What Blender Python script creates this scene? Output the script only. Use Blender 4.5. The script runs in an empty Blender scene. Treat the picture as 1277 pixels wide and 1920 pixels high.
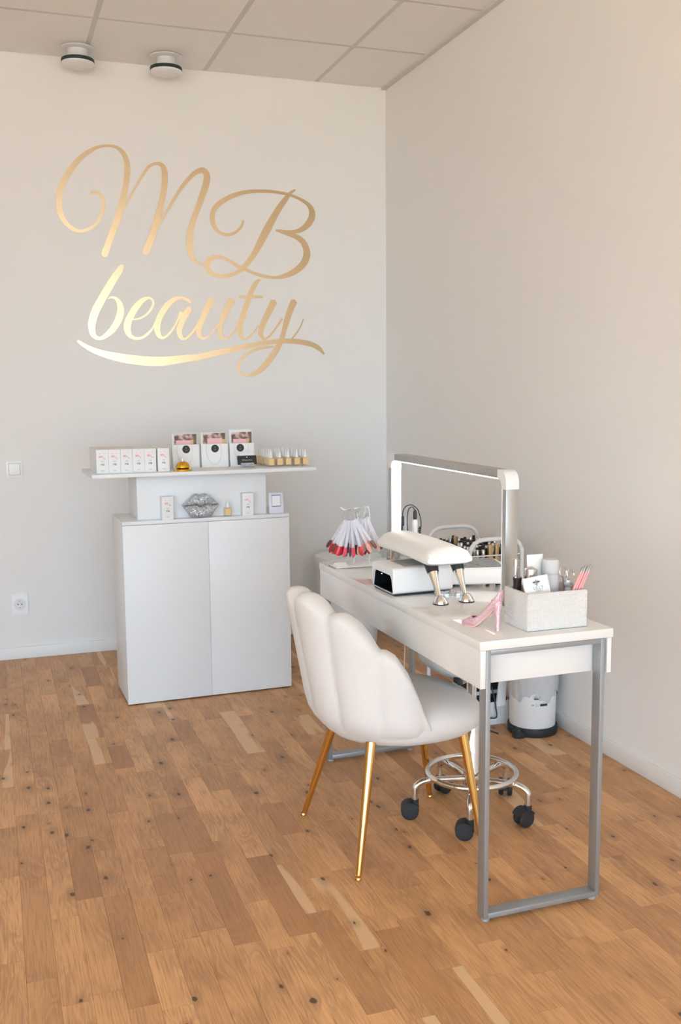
import bpy, bmesh, math, random
from mathutils import Vector, Matrix, noise as mnoise
random.seed(7)
S = bpy.context.scene
C = S.collection
PI = math.pi

# ------------------------------------------------------------------ camera, sky, light, exposure
cam_d = bpy.data.cameras.new('camera'); cam = bpy.data.objects.new('camera', cam_d); C.objects.link(cam)
YAW, PITCH, ROLL, FPX = 0.335721, -0.123221, -0.008313, 1874.0
fw = Vector((math.sin(YAW)*math.cos(PITCH), math.cos(YAW)*math.cos(PITCH), math.sin(PITCH)))
rt0 = Vector((math.cos(YAW), -math.sin(YAW), 0)); up0 = rt0.cross(fw)
rt = rt0*math.cos(ROLL) + up0*math.sin(ROLL); up = up0*math.cos(ROLL) - rt0*math.sin(ROLL)
cam.matrix_world = Matrix(((rt.x, up.x, -fw.x, -2.1175), (rt.y, up.y, -fw.y, -5.2682), (rt.z, up.z, -fw.z, 1.3636), (0, 0, 0, 1)))
cam_d.sensor_fit = 'VERTICAL'; cam_d.sensor_height = 36.0; cam_d.lens = FPX/1920*36.0
cam_d.clip_start = 0.05; cam_d.clip_end = 200
S.camera = cam

world = bpy.data.worlds.new('sky'); S.world = world; world.use_nodes = True
wn = world.node_tree; wn.nodes.clear()
w_out = wn.nodes.new('ShaderNodeOutputWorld'); w_bg = wn.nodes.new('ShaderNodeBackground')
w_bg.inputs['Color'].default_value = (0.51, 0.76, 1.0, 1); w_bg.inputs['Strength'].default_value = 4.8
wn.links.new(w_bg.outputs[0], w_out.inputs[0])

sun_d = bpy.data.lights.new('sun', 'SUN'); sun = bpy.data.objects.new('sun', sun_d); C.objects.link(sun)
sun_d.energy = 15.0; sun_d.angle = 0.02; sun_d.color = (1.0, 0.90, 0.76)
sun.rotation_euler = (math.radians(-48), 0, math.radians(-40))      # shines from behind the building onto the pavement outside

ROOM_X0, ROOM_Y0, CEIL = -5.2, -10.0, 2.975
WIN = (-5.0, -0.20, 0.10, 2.75)                                   # shop window opening in the front wall
por_d = bpy.data.lights.new('window_portal', 'AREA'); por = bpy.data.objects.new('window_portal', por_d); C.objects.link(por)
por_d.shape = 'RECTANGLE'; por_d.size = WIN[1]-WIN[0]; por_d.size_y = WIN[3]-WIN[2]; por_d.cycles.is_portal = True
por.location = ((WIN[0]+WIN[1])/2, ROOM_Y0-0.02, (WIN[2]+WIN[3])/2); por.rotation_euler = (PI/2, 0, 0)

ADDED_WINL = (-8.8, -5.2, 0.10, 2.75)                                     # unseen window added in the left wall to brighten the right side: y0, y1, z0, z1
pol_d = bpy.data.lights.new('added_side_portal', 'AREA'); pol = bpy.data.objects.new('added_side_portal', pol_d); C.objects.link(pol)  # portal for the added side opening
pol_d.shape = 'RECTANGLE'; pol_d.size = ADDED_WINL[1]-ADDED_WINL[0]; pol_d.size_y = ADDED_WINL[3]-ADDED_WINL[2]; pol_d.cycles.is_portal = True
pol.location = (ROOM_X0-0.02, (ADDED_WINL[0]+ADDED_WINL[1])/2, (ADDED_WINL[2]+ADDED_WINL[3])/2); pol.rotation_euler = (PI/2, 0, -PI/2)

vs = S.view_settings
vs.view_transform = 'Standard'; vs.look = 'None'; vs.gamma = 1.0; vs.use_curve_mapping = False
vs.exposure = 0.93
S.cycles.max_bounces = 10; S.cycles.diffuse_bounces = 6; S.cycles.adaptive_threshold = 0.02; S.cycles.transparent_max_bounces = 16

# ------------------------------------------------------------------ materials
def mat(name, col, rough=0.5, metal=0.0, vary=0.03, vscale=30, bump=0.0, bscale=200, trans=0.0, ior=1.45, spec=0.5, alpha=1.0, sheen=0.0, coat=0.0, emit=None, estr=0.0):
    m = bpy.data.materials.new(name); m.use_nodes = True
    nt = m.node_tree; b = nt.nodes['Principled BSDF']
    b.inputs['Roughness'].default_value = rough; b.inputs['Metallic'].default_value = metal
    b.inputs['IOR'].default_value = ior; b.inputs['Specular IOR Level'].default_value = spec
    b.inputs['Transmission Weight'].default_value = trans; b.inputs['Alpha'].default_value = alpha
    b.inputs['Sheen Weight'].default_value = sheen; b.inputs['Coat Weight'].default_value = coat
    tc = nt.nodes.new('ShaderNodeTexCoord')
    nz = nt.nodes.new('ShaderNodeTexNoise'); nz.inputs['Scale'].default_value = vscale; nz.inputs['Detail'].default_value = 3
    nt.links.new(tc.outputs['Object'], nz.inputs['Vector'])
    mx = nt.nodes.new('ShaderNodeMix'); mx.data_type = 'RGBA'
    mx.inputs[6].default_value = (*[max(0, c*(1-vary)) for c in col], 1); mx.inputs[7].default_value = (*[min(1, c*(1+vary)) for c in col], 1)
    nt.links.new(nz.outputs['Fac'], mx.inputs[0]); nt.links.new(mx.outputs[2], b.inputs['Base Color'])
    if bump:
        n2 = nt.nodes.new('ShaderNodeTexNoise'); n2.inputs['Scale'].default_value = bscale; n2.inputs['Detail'].default_value = 2
        nt.links.new(tc.outputs['Object'], n2.inputs['Vector'])
        bp = nt.nodes.new('ShaderNodeBump'); bp.inputs['Strength'].default_value = bump; bp.inputs['Distance'].default_value = 0.002
        nt.links.new(n2.outputs['Fac'], bp.inputs['Height']); nt.links.new(bp.outputs[0], b.inputs['Normal'])
    if emit:
        b.inputs['Emission Color'].default_value = (*emit, 1); b.inputs['Emission Strength'].default_value = estr
    return m

def glitter(name, col, scale=900, metal=0.9, rough=0.25, amount=0.6, tint=0.0):
    m = mat(name, col, rough, metal)
    nt = m.node_tree; b = nt.nodes['Principled BSDF']
    tc = nt.nodes.new('ShaderNodeTexCoord'); v = nt.nodes.new('ShaderNodeTexVoronoi'); v.inputs['Scale'].default_value = scale
    nt.links.new(tc.outputs['Object'], v.inputs['Vector'])
    g = nt.nodes.new('ShaderNodeNewGeometry')
    sub = nt.nodes.new('ShaderNodeVectorMath'); sub.operation = 'SUBTRACT'; sub.inputs[1].default_value = (0.5, 0.5, 0.5)
    nt.links.new(v.outputs['Color'], sub.inputs[0])
    sc = nt.nodes.new('ShaderNodeVectorMath'); sc.operation = 'SCALE'; sc.inputs['Scale'].default_value = amount
    nt.links.new(sub.outputs[0], sc.inputs[0])
    ad = nt.nodes.new('ShaderNodeVectorMath'); ad.operation = 'ADD'
    nt.links.new(g.outputs['Normal'], ad.inputs[0]); nt.links.new(sc.outputs[0], ad.inputs[1])
    nm = nt.nodes.new('ShaderNodeVectorMath'); nm.operation = 'NORMALIZE'
    nt.links.new(ad.outputs[0], nm.inputs[0]); nt.links.new(nm.outputs[0], b.inputs['Normal'])
    if tint:
        mx = nt.nodes.new('ShaderNodeMix'); mx.data_type = 'RGBA'; mx.inputs[0].default_value = tint
        mx.inputs[6].default_value = (*col, 1); nt.links.new(v.outputs['Color'], mx.inputs[7]); nt.links.new(mx.outputs[2], b.inputs['Base Color'])
    return m

def wood_mat(name, attr):
    m = bpy.data.materials.new(name); m.use_nodes = True
    nt = m.node_tree; N = nt.nodes; L = nt.links; b = N['Principled BSDF']
    def math_(op, a, c=None, clamp=False):
        n = N.new('ShaderNodeMath'); n.operation = op; n.use_clamp = clamp
        for i, q in enumerate((a, c)):
            if q is None: continue
            if isinstance(q, (int, float)): n.inputs[i].default_value = q
            else: L.new(q, n.inputs[i])
        return n.outputs[0]
    def mixc(f, a, c, mode='MIX'):
        n = N.new('ShaderNodeMix'); n.data_type = 'RGBA'; n.blend_type = mode
        if isinstance(f, (int, float)): n.inputs[0].default_value = f
        else: L.new(f, n.inputs[0])
        for i, q in ((6, a), (7, c)):
            if isinstance(q, tuple): n.inputs[i].default_value = q
            else: L.new(q, n.inputs[i])
        return n.outputs[2]
    def ramp(f, lo, hi):
        n = N.new('ShaderNodeMapRange'); n.interpolation_type = 'SMOOTHSTEP'; L.new(f, n.inputs[0])
        n.inputs[1].default_value = lo; n.inputs[2].default_value = hi; return n.outputs[0]
    geo = N.new('ShaderNodeNewGeometry')
    if attr:
        at = N.new('ShaderNodeAttribute'); at.attribute_name = 'tone'; tone = at.outputs['Color']
    else:
        at = N.new('ShaderNodeObjectInfo'); tone = at.outputs['Color']
    sp = N.new('ShaderNodeSeparateColor'); L.new(tone, sp.inputs[0])
    bright, rnd, sap = sp.outputs[0], sp.outputs[1], sp.outputs[2]      # tone, random seed, sapwood amount of the block
    off = N.new('ShaderNodeCombineXYZ'); L.new(math_('MULTIPLY', rnd, 37.0), off.inputs[0]); L.new(math_('MULTIPLY', rnd, 91.0), off.inputs[1])
    pos = N.new('ShaderNodeVectorMath'); pos.operation = 'ADD'; L.new(geo.outputs['Position'], pos.inputs[0]); L.new(off.outputs[0], pos.inputs[1])
    def nz(sx, sy, detail, dist=0.0):
        mp = N.new('ShaderNodeMapping'); mp.inputs['Scale'].default_value = (sx, sy, 1); L.new(pos.outputs[0], mp.inputs['Vector'])
        n = N.new('ShaderNodeTexNoise'); n.inputs['Scale'].default_value = 1; n.inputs['Detail'].default_value = detail; n.inputs['Distortion'].default_value = dist
        L.new(mp.outputs[0], n.inputs['Vector']); return n.outputs['Fac']
    fine = nz(260, 9, 4); fig = nz(15, 2.0, 2, 0.9); blot = nz(6, 3, 3)
    rings = math_('SINE', math_('MULTIPLY', fig, 75.0)); rings = math_('MULTIPLY_ADD', rings, 0.5); rings.node.inputs[2].default_value = 0.5
    warp = N.new('ShaderNodeVectorMath'); warp.operation = 'ADD'
    mp = N.new('ShaderNodeMapping'); mp.inputs['Scale'].default_value = (10, 5.5, 1); L.new(warp.outputs[0], mp.inputs['Vector'])
    wn_ = N.new('ShaderNodeTexNoise'); wn_.inputs['Scale'].default_value = 60; L.new(pos.outputs[0], wn_.inputs['Vector'])
    ws = N.new('ShaderNodeVectorMath'); ws.operation = 'SCALE'; ws.inputs['Scale'].default_value = 0.012; L.new(wn_.outputs['Color'], ws.inputs[0]); L.new(pos.outputs[0], warp.inputs[0]); L.new(ws.outputs[0], warp.inputs[1])
    vor = N.new('ShaderNodeTexVoronoi'); vor.voronoi_dimensions = '2D'; vor.inputs['Scale'].default_value = 1; L.new(mp.outputs[0], vor.inputs['Vector'])
    vc = N.new('ShaderNodeSeparateColor'); L.new(vor.outputs['Color'], vc.inputs[0])
    has = ramp(vc.outputs[0], 0.58, 0.60)
    size = math_('MULTIPLY_ADD', vc.outputs[1], 0.075); size.node.inputs[2].default_value = 0.018
    kd = math_('DIVIDE', vor.outputs['Distance'], size)
    knot = math_('MULTIPLY', has, math_('SUBTRACT', 1.0, ramp(kd, 0.55, 1.1)))
    halo = math_('MULTIPLY', has, math_('SUBTRACT', 1.0, ramp(kd, 0.8, 5.0)))
    base = mixc(bright, (0.44, 0.213, 0.085, 1), (0.84, 0.468, 0.213, 1))
    base = mixc(math_('MULTIPLY', ramp(blot, 0.35, 0.7), 0.35), base, (0.35, 0.178, 0.082, 1))
    base = mixc(math_('MULTIPLY', ramp(fine, 0.45, 0.72), 0.48), base, (0.27, 0.132, 0.06, 1))
    base = mixc(math_('MULTIPLY', math_('MULTIPLY', rings, ramp(blot, 0.3, 0.65)), 0.42), base, (0.33, 0.165, 0.078, 1))
    edge = ramp(math_('ADD', nz(11, 0.9, 1), math_('MULTIPLY', sap, 0.5)), 0.775, 0.80)
    base = mixc(math_('MULTIPLY', edge, 0.75), base, (0.78, 0.53, 0.31, 1))
    base = mixc(math_('MULTIPLY', halo, 0.35), base, (0.21, 0.105, 0.05, 1))
    base = mixc(math_('MULTIPLY', knot, 0.85), base, (0.045, 0.026, 0.016, 1))
    L.new(base, b.inputs['Base Color'])
    rg = N.new('ShaderNodeMapRange'); L.new(fine, rg.inputs[0]); rg.inputs[3].default_value = 0.36; rg.inputs[4].default_value = 0.5
    L.new(rg.outputs[0], b.inputs['Roughness']); b.inputs['Specular IOR Level'].default_value = 0.4
    bp = N.new('ShaderNodeBump'); bp.inputs['Strength'].default_value = 0.12; bp.inputs['Distance'].default_value = 0.001
    L.new(fine, bp.inputs['Height']); L.new(bp.outputs[0], b.inputs['Normal'])
    return m

def photo_mat(name):        # a printed photograph of pale flowers on brown, flat print
    m = mat(name, (0.8, 0.7, 0.65), 0.4)
    nt = m.node_tree; b = nt.nodes['Principled BSDF']
    tc = nt.nodes.new('ShaderNodeTexCoord'); v = nt.nodes.new('ShaderNodeTexVoronoi'); v.inputs['Scale'].default_value = 75; v.feature = 'SMOOTH_F1'
    nt.links.new(tc.outputs['Object'], v.inputs['Vector'])
    s = nt.nodes.new('ShaderNodeSeparateColor'); nt.links.new(v.outputs['Color'], s.inputs[0])
    r = nt.nodes.new('ShaderNodeValToRGB'); e = r.color_ramp.elements
    e[0].position = 0.0; e[0].color = (0.10, 0.055, 0.045, 1); e[1].position = 1.0; e[1].color = (0.80, 0.74, 0.72, 1)
    for p_, c_ in ((0.35, (0.24, 0.15, 0.11, 1)), (0.55, (0.50, 0.37, 0.31, 1)), (0.72, (0.62, 0.40, 0.38, 1))):
        q = e.new(p_); q.color = c_
    nt.links.new(s.outputs[0], r.inputs[0]); nt.links.new(r.outputs[0], b.inputs['Base Color'])
    return m

M = {}
M['wall'] = mat('wall_paint', (0.86, 0.838, 0.812), 0.75, vary=0.012, vscale=3, bump=0.05, bscale=350, spec=0.2)
M['trim'] = mat('trim_paint', (0.87, 0.86, 0.845), 0.4, vary=0.01, spec=0.4)
M['tile'] = mat('ceiling_tile', (0.89, 0.865, 0.835), 0.85, vary=0.02, vscale=6, bump=0.10, bscale=500, spec=0.1)
M['grid'] = mat('ceiling_grid', (0.68, 0.65, 0.615), 0.6, vary=0.01, spec=0.2)
M['wood'] = wood_mat('oak_block', False); M['wood_far'] = wood_mat('oak_far', True)
M['gap'] = mat('floor_joint', (0.26, 0.14, 0.065), 0.9)
M['pave'] = mat('pavement', (0.60, 0.475, 0.35), 0.9, vary=0.1, vscale=2)
M['bounce_wall'] = mat('warm_bounce_surface', (0.72, 0.63, 0.54), 0.9, vary=0.06, vscale=1.5)  # warm colour that tints daylight bounced through the added side opening
M['cab'] = mat('white_laminate', (0.80, 0.80, 0.80), 0.38, vary=0.008, spec=0.4)
M['gloss'] = mat('white_gloss_lacquer', (0.785, 0.765, 0.742), 0.10, vary=0.005, spec=0.5, coat=0.5)
M['steel'] = mat('grey_lacquered_steel', (0.36, 0.375, 0.385), 0.42, metal=0.6, vary=0.03, vscale=60)
M['foot'] = mat('grey_plastic_foot', (0.36, 0.38, 0.40), 0.5)
M['velvet'] = mat('white_velvet', (0.70, 0.668, 0.640), 0.85, vary=0.03, vscale=14, bump=0.15, bscale=900, sheen=0.25, spec=0.2)
M['gold'] = mat('polished_gold', (0.80, 0.50, 0.17), 0.13, metal=1.0, vary=0.02)
M['goldfoil'] = mat('gold_foil', (0.69, 0.52, 0.32), 0.30, metal=1.0, vary=0.03, vscale=4)
M['brass'] = mat('bell_gold', (0.88, 0.52, 0.05), 0.22, metal=1.0)
M['chrome'] = mat('chrome', (0.78, 0.78, 0.78), 0.07, metal=1.0, vary=0.01)
M['alu'] = mat('brushed_aluminium', (0.50, 0.49, 0.47), 0.36, metal=0.85, vary=0.03, vscale=80)
M['black'] = mat('black_plastic', (0.018, 0.018, 0.02), 0.35, vary=0.1)
M['rubber'] = mat('black_rubber', (0.022, 0.024, 0.027), 0.55, vary=0.1)
M['cord'] = mat('dark_cord', (0.03, 0.032, 0.032), 0.5)
M['wplastic'] = mat('white_plastic', (0.82, 0.81, 0.805), 0.3, vary=0.01)
M['wfix'] = mat('bright_white_fitting', (0.93, 0.925, 0.92), 0.25, vary=0.005)
M['wpaint'] = mat('white_powder_coat', (0.80, 0.79, 0.775), 0.35, vary=0.01)
M['paper'] = mat('white_paper', (0.84, 0.83, 0.82), 0.7, vary=0.01)
M['leather'] = mat('white_leatherette', (0.84, 0.815, 0.79), 0.42, vary=0.015, bump=0.05, bscale=600)
M['ink'] = mat('dark_ink', (0.05, 0.05, 0.055), 0.7)
M['greyink'] = mat('grey_ink', (0.33, 0.33, 0.35), 0.7)
M['pinkink'] = mat('pink_ink', (0.85, 0.36, 0.40), 0.7, vary=0.2, vscale=300)
M['blueink'] = mat('blue_ink', (0.16, 0.17, 0.33), 0.6)
M['bluedot'] = mat('blue_print', (0.08, 0.15, 0.75), 0.4)
M['pinkpaper'] = mat('pink_paper', (0.86, 0.50, 0.52), 0.7, vary=0.05)
M['yellowpaper'] = mat('mustard_paper', (0.72, 0.48, 0.22), 0.7, vary=0.1)
M['blackcard'] = mat('black_card', (0.022, 0.022, 0.018), 0.5)
M['photo'] = photo_mat('flower_photo_print')
M['ribbon'] = mat('pale_pink_ribbon', (0.82, 0.68, 0.66), 0.6)
M['glass'] = mat('clear_glass', (0.97, 0.95, 0.90), 0.06, vary=0.0, ior=1.4, alpha=0.16)
M['acrylic'] = mat('clear_acrylic', (0.88, 0.89, 0.91), 0.08, vary=0.0, alpha=0.28)
M['frost'] = mat('frosted_plastic', (0.86, 0.855, 0.86), 0.35, trans=0.45, vary=0.01, ior=1.2)
M['oil'] = mat('amber_oil', (0.86, 0.54, 0.14), 0.3, vary=0.04)
M['stick'] = mat('clear_swatch_plastic', (0.88, 0.85, 0.90), 0.2, vary=0.0, alpha=0.38)
M['silver'] = glitter('silver_glitter', (0.60, 0.605, 0.62), 380, 0.5, 0.3, 1.2, 0.10)
M['crystal'] = glitter('rhinestone', (0.90, 0.89, 0.89), 420, 0.2, 0.15, 0.7, 0.12)
M['sequin'] = glitter('pink_sequin', (0.80, 0.50, 0.55), 600, 0.35, 0.3, 0.6, 0.12)
M['peach'] = mat('peach_sole', (0.84, 0.56, 0.43), 0.45)
M['pinkin'] = mat('pink_lining', (0.80, 0.36, 0.38), 0.6)
M['boxcore'] = mat('box_core', (0.58, 0.55, 0.51), 0.5)
M['boxin'] = mat('pale_lining', (0.80, 0.72, 0.72), 0.8)
M['led'] = mat('led_strip', (1, 1, 1), 0.4, emit=(1.0, 0.98, 0.97), estr=2.6)
M['cavity'] = mat('black_cavity', (0.012, 0.012, 0.014), 0.18)
M['bag'] = mat('plastic_liner', (0.70, 0.69, 0.69), 0.25, trans=0.2, vary=0.03, bump=0.9, bscale=40, ior=1.1)
M['mesh'] = mat('grey_filter_mesh', (0.40, 0.40, 0.39), 0.6, metal=0.4)
M['foil'] = mat('crumpled_foil', (0.66, 0.66, 0.67), 0.25, metal=0.9, bump=0.8, bscale=60)
M['salmon'] = mat('salmon_lacquer', (0.86, 0.36, 0.34), 0.3, vary=0.08)
M['greytip'] = mat('pencil_ferrule', (0.45, 0.44, 0.42), 0.4, metal=0.7)
M['darkglass'] = mat('dark_bottle', (0.03, 0.022, 0.022), 0.12)
M['goldcap'] = mat('gold_cap', (0.72, 0.52, 0.26), 0.3, metal=0.9)
M['silvercap'] = mat('silver_cap', (0.68, 0.67, 0.66), 0.22, metal=0.95)
M['vgapshade'] = mat('vent_gap_shade', (0.03, 0.045, 0.04), 0.6)  # near black, stands in for the shade inside the valve slot
M['bluebox'] = mat('pale_blue_plastic', (0.55, 0.62, 0.70), 0.4)
NAIL = {}
for k_, c_ in dict(red=(0.62, 0.02, 0.025), crimson=(0.50, 0.03, 0.05), brown=(0.17, 0.055, 0.045), hotpink=(0.80, 0.09, 0.16), grey=(0.13, 0.15, 0.18), rose=(0.75, 0.34, 0.34), nude=(0.72, 0.50, 0.40), coral=(0.85, 0.13, 0.10), plum=(0.10, 0.03, 0.035), cream=(0.78, 0.70, 0.60)).items():
    NAIL[k_] = mat('polish_'+k_, c_, 0.2)

# ------------------------------------------------------------------ mesh helpers
class MB:
    def __init__(self): self.v = []; self.f = []
    def add(self, vs_, fs): n = len(self.v); self.v += [tuple(p) for p in vs_]; self.f += [[i+n for i in q] for q in fs]; return self
    def box(self, x0, x1, y0, y1, z0, z1, b=0.0):
        if b <= 0:
            return self.add([(x0,y0,z0),(x1,y0,z0),(x1,y1,z0),(x0,y1,z0),(x0,y0,z1),(x1,y0,z1),(x1,y1,z1),(x0,y1,z1)],
                            [(3,2,1,0),(4,5,6,7),(0,1,5,4),(1,2,6,5),(2,3,7,6),(3,0,4,7)])
        bm = bmesh.new(); bmesh.ops.create_cube(bm, size=1)
        for q in bm.verts: q.co = ((x0+x1)/2+q.co.x*(x1-x0), (y0+y1)/2+q.co.y*(y1-y0), (z0+z1)/2+q.co.z*(z1-z0))
        bmesh.ops.bevel(bm, geom=bm.edges[:], offset=b, segments=2, profile=0.5, affect='EDGES')
        bm.verts.index_update(); self.add([q.co[:] for q in bm.verts], [[q.index for q in f.verts] for f in bm.faces]); bm.free(); return self
    def rings(self, rr, cap=True, close=False):
        n = len(rr[0]); vs_ = [p for r in rr for p in r]; fs = []
        m = len(rr)
        for i in range(m if close else m-1):
            for j in range(n):
                a, b_ = i*n, ((i+1) % m)*n; fs.append((a+j, a+(j+1) % n, b_+(j+1) % n, b_+j))
        if cap and not close: fs.append(list(range(n))[::-1]); fs.append([(m-1)*n+j for j in range(n)])
        return self.add(vs_, fs)
    def lathe(self, prof, seg=24, c=(0,0,0), cap=True, sx=1, sy=1):
        return self.rings([[(c[0]+r*math.cos(2*PI*j/seg)*sx, c[1]+r*math.sin(2*PI*j/seg)*sy, c[2]+z) for j in range(seg)] for r, z in prof], cap)
    def tube(self, pts, r, seg=10, cap=True, close=False):
        pts = [Vector(p) for p in pts]; n = len(pts); rr = []
        rs = r if isinstance(r, (list, tuple)) else [r]*n
        prev = None
        for i, p in enumerate(pts):
            if close: t = (pts[(i+1) % n]-pts[i-1]).normalized()
            else: t = (pts[min(i+1, n-1)]-pts[max(i-1, 0)]).normalized()
            if prev is None:
                u = t.orthogonal().normalized()
            else:
                u = (prev-t*prev.dot(t)).normalized()
            prev = u; w = t.cross(u)
            rr.append([p+u*(rs[i]*math.cos(2*PI*j/seg))+w*(rs[i]*math.sin(2*PI*j/seg)) for j in range(seg)])
        return self.rings(rr, cap, close)
    def cyl(self, a, b, r0, r1=None, seg=16): return self.tube([a, b], [r0, r0 if r1 is None else r1], seg)
    def prism(self, poly, axis, d0, d1):      # poly of 2d points extruded along an axis
        def P(p, d): return {'y': (p[0], d, p[1]), 'x': (d, p[0], p[1]), 'z': (p[0], p[1], d)}[axis]
        return self.rings([[P(p, d0) for p in poly], [P(p, d1) for p in poly]])
    def xf(self, mtx): self.v = [tuple(mtx @ Vector(p)) for p in self.v]; return self
    def mesh(self, name, smooth=None):
        me = bpy.data.meshes.new(name); me.from_pydata(self.v, [], self.f)
        bm = bmesh.new(); bm.from_mesh(me); bmesh.ops.recalc_face_normals(bm, faces=bm.faces[:]); bm.to_mesh(me); bm.free()
        if smooth:
            me.shade_smooth(); me.set_sharp_from_angle(angle=math.radians(smooth))
        return me

def link(name, me, m, parent=None, loc=(0,0,0), rot=(0,0,0), label=None):
    o = bpy.data.objects.new(name, me); C.objects.link(o); o.location = loc; o.rotation_euler = rot
    if m is not None and me is not None and not me.materials: me.materials.append(m)
    if parent is not None: o.parent = parent
    if label: o['label'] = label
    return o
def part(name, mb, m, parent=None, smooth=40, loc=(0,0,0), rot=(0,0,0), label=None):
    return link(name, mb.mesh(name, smooth), m, parent, loc, rot, label)
def tag(o, label, cat, group=None):
    o['label'] = label; o['category'] = cat
    if group: o['group'] = group
    return o
def thing(name, label, cat, loc=(0,0,0), rz=0.0, group=None):
    o = bpy.data.objects.new(name, None); C.objects.link(o); o.empty_display_size = 0.05
    o.location = loc; o.rotation_euler = (0, 0, rz); return tag(o, label, cat, group)
def struct(o): o['kind'] = 'structure'; return o
def copy_tree(o, parent=None):
    c = o.copy(); C.objects.link(c); c.parent = parent
    for ch in list(o.children): copy_tree(ch, c)
    return c
def smooth_pts(pts, k=6, close=False):
    n = len(pts); out = []; pts = [Vector(p) for p in pts]
    rng = n if close else n-1
    for i in range(rng):
        if close: p0, p1, p2, p3 = pts[i-1], pts[i], pts[(i+1) % n], pts[(i+2) % n]
        else: p0, p1, p2, p3 = pts[max(i-1, 0)], pts[i], pts[i+1], pts[min(i+2, n-1)]
        for j in range(k):
            t = j/k; out.append(0.5*((2*p1)+(p2-p0)*t+(2*p0-5*p1+4*p2-p3)*t*t+(3*p1-p0-3*p2+p3)*t**3))
    if not close: out.append(pts[-1])
    return out
def rrect(w, h, r, n=4, cx=0, cy=0):
    out = []
    for sx, sy, a0 in ((1, 1, 0), (-1, 1, 90), (-1, -1, 180), (1, -1, 270)):
        for k in range(n+1):
            a = math.radians(a0+90*k/n); out.append((cx+sx*(w/2-r)+r*math.cos(a), cy+sy*(h/2-r)+r*math.sin(a)))
    return out
_txt = {}
def text_mesh(s, size, ext=0.0002):       # lettering lying in the local XZ plane, centred, facing -Y
    key = (s, size)
    if key in _txt: return _txt[key]
    cu = bpy.data.curves.new('lettering', 'FONT'); cu.body = s; cu.size = size; cu.align_x = 'CENTER'; cu.align_y = 'CENTER'; cu.extrude = ext; cu.resolution_u = 2
    o = bpy.data.objects.new('lettering', cu); C.objects.link(o); bpy.context.view_layer.update()
    me = bpy.data.meshes.new_from_object(o.evaluated_get(bpy.context.evaluated_depsgraph_get()))
    bpy.data.objects.remove(o); bpy.data.curves.remove(cu)
    me.transform(Matrix.Rotation(PI/2, 4, 'X')); _txt[key] = me
    return me
def text_part(s, size, m, parent, loc, rot=(0,0,0), name='lettering'):
    me = text_mesh(s, size)
    if me.materials and me.materials[0] != m: me = me.copy(); me.materials.clear()
    return link(name, me, m, parent, loc, rot)
def disc(r, t, seg=24):      # a thin disc facing -Y
    return MB().rings([[(r*math.cos(2*PI*j/seg), y, r*math.sin(2*PI*j/seg)) for j in range(seg)] for y in (-t, 0)])

# ------------------------------------------------------------------ the room
def project(p):
    d = Vector(p)-Vector((-2.1175, -5.2682, 1.3636)); z = d.dot(fw)
    if z < 0.05: return None
    return (638.5+FPX*d.dot(rt)/z, 960-FPX*d.dot(up)/z)
floor = struct(part('floor', MB().box(ROOM_X0-0.2, 0.2, ROOM_Y0-0.2, 0.2, -0.10, -0.012), M['gap'], smooth=None))
floor['label'] = 'oak parquet floor of short staggered wood blocks'
SW, GAP, LENS = 0.070, 0.00015, (0.24, 0.29, 0.34, 0.39, 0.45, 0.52)
blocks = []
rs = random.Random(11)
for i in range(int(abs(ROOM_X0)/SW)+1):
    x1 = -i*SW; x0 = max(x1-SW, ROOM_X0); y = -rs.random()*0.45
    y1 = 0.0
    while y1 > ROOM_Y0:
        ln = rs.choice(LENS) if y1 < 0 else LENS[rs.randrange(6)]
        y0 = max(y1-ln, ROOM_Y0)
        bright = min(1, max(0, rs.gauss(0.60, 0.15)))
        if rs.random() < 0.07: bright = rs.uniform(0.12, 0.3)
        if rs.random() < 0.05: bright = rs.uniform(0.8, 0.95)
        sap = 1.0 if rs.random() < 0.17 else 0.0
        if sap: sap = rs.uniform(0.25, 0.6)
        area = 0; q = [project(p) for p in ((x0, y0, 0), (x1, y0, 0), (x1, y1, 0), (x0, y1, 0))]
        if all(q):
            cx = sum(p[0] for p in q)/4; cy = sum(p[1] for p in q)/4
            if -40 < cx < 1317 and 1150 < cy < 1960:
                area = abs(sum(q[k][0]*q[(k+1) % 4][1]-q[(k+1) % 4][0]*q[k][1] for k in range(4)))/2
        blocks.append((area, x0, x1, y0, y1, (bright, rs.random(), sap))); y1 = y0
blocks.sort(key=lambda b: -b[0])
def block_mesh(w, l):
    mb = MB(); a, b_, e = w/2-GAP, l/2-GAP, 0.0004
    mb.rings([[(-a, -b_, -0.014), (a, -b_, -0.014), (a, b_, -0.014), (-a, b_, -0.014)], [(-a, -b_, -e), (a, -b_, -e), (a, b_, -e), (-a, b_, -e)], [(-a+e, -b_+e, 0), (a-e, -b_+e, 0), (a-e, b_-e, 0), (-a+e, b_-e, 0)]])
    return mb
bcache = {}
for area, x0, x1, y0, y1, tone in blocks[:300]:
    key = (round(x1-x0, 4), round(y1-y0, 4))
    if key not in bcache: bcache[key] = block_mesh(*key).mesh('parquet_block')
    o = link('parquet_block', bcache[key], M['wood'], floor, ((x0+x1)/2, (y0+y1)/2, 0)); o.color = (*tone, 1)
mb = MB(); cols = []
for area, x0, x1, y0, y1, tone in blocks[300:]:
    s = block_mesh(x1-x0, y1-y0); s.v = [(p[0]+(x0+x1)/2, p[1]+(y0+y1)/2, p[2]) for p in s.v]
    mb.add(s.v, s.f); cols += [tone]*len(s.f)
me = mb.mesh('parquet_blocks'); ca = me.color_attributes.new('tone', 'FLOAT_COLOR', 'CORNER')
vals = []
for p in me.polygons: vals += [(*cols[p.index], 1.0)]*p.loop_total
ca.data.foreach_set('color', [c for v_ in vals for c in v_])
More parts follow.
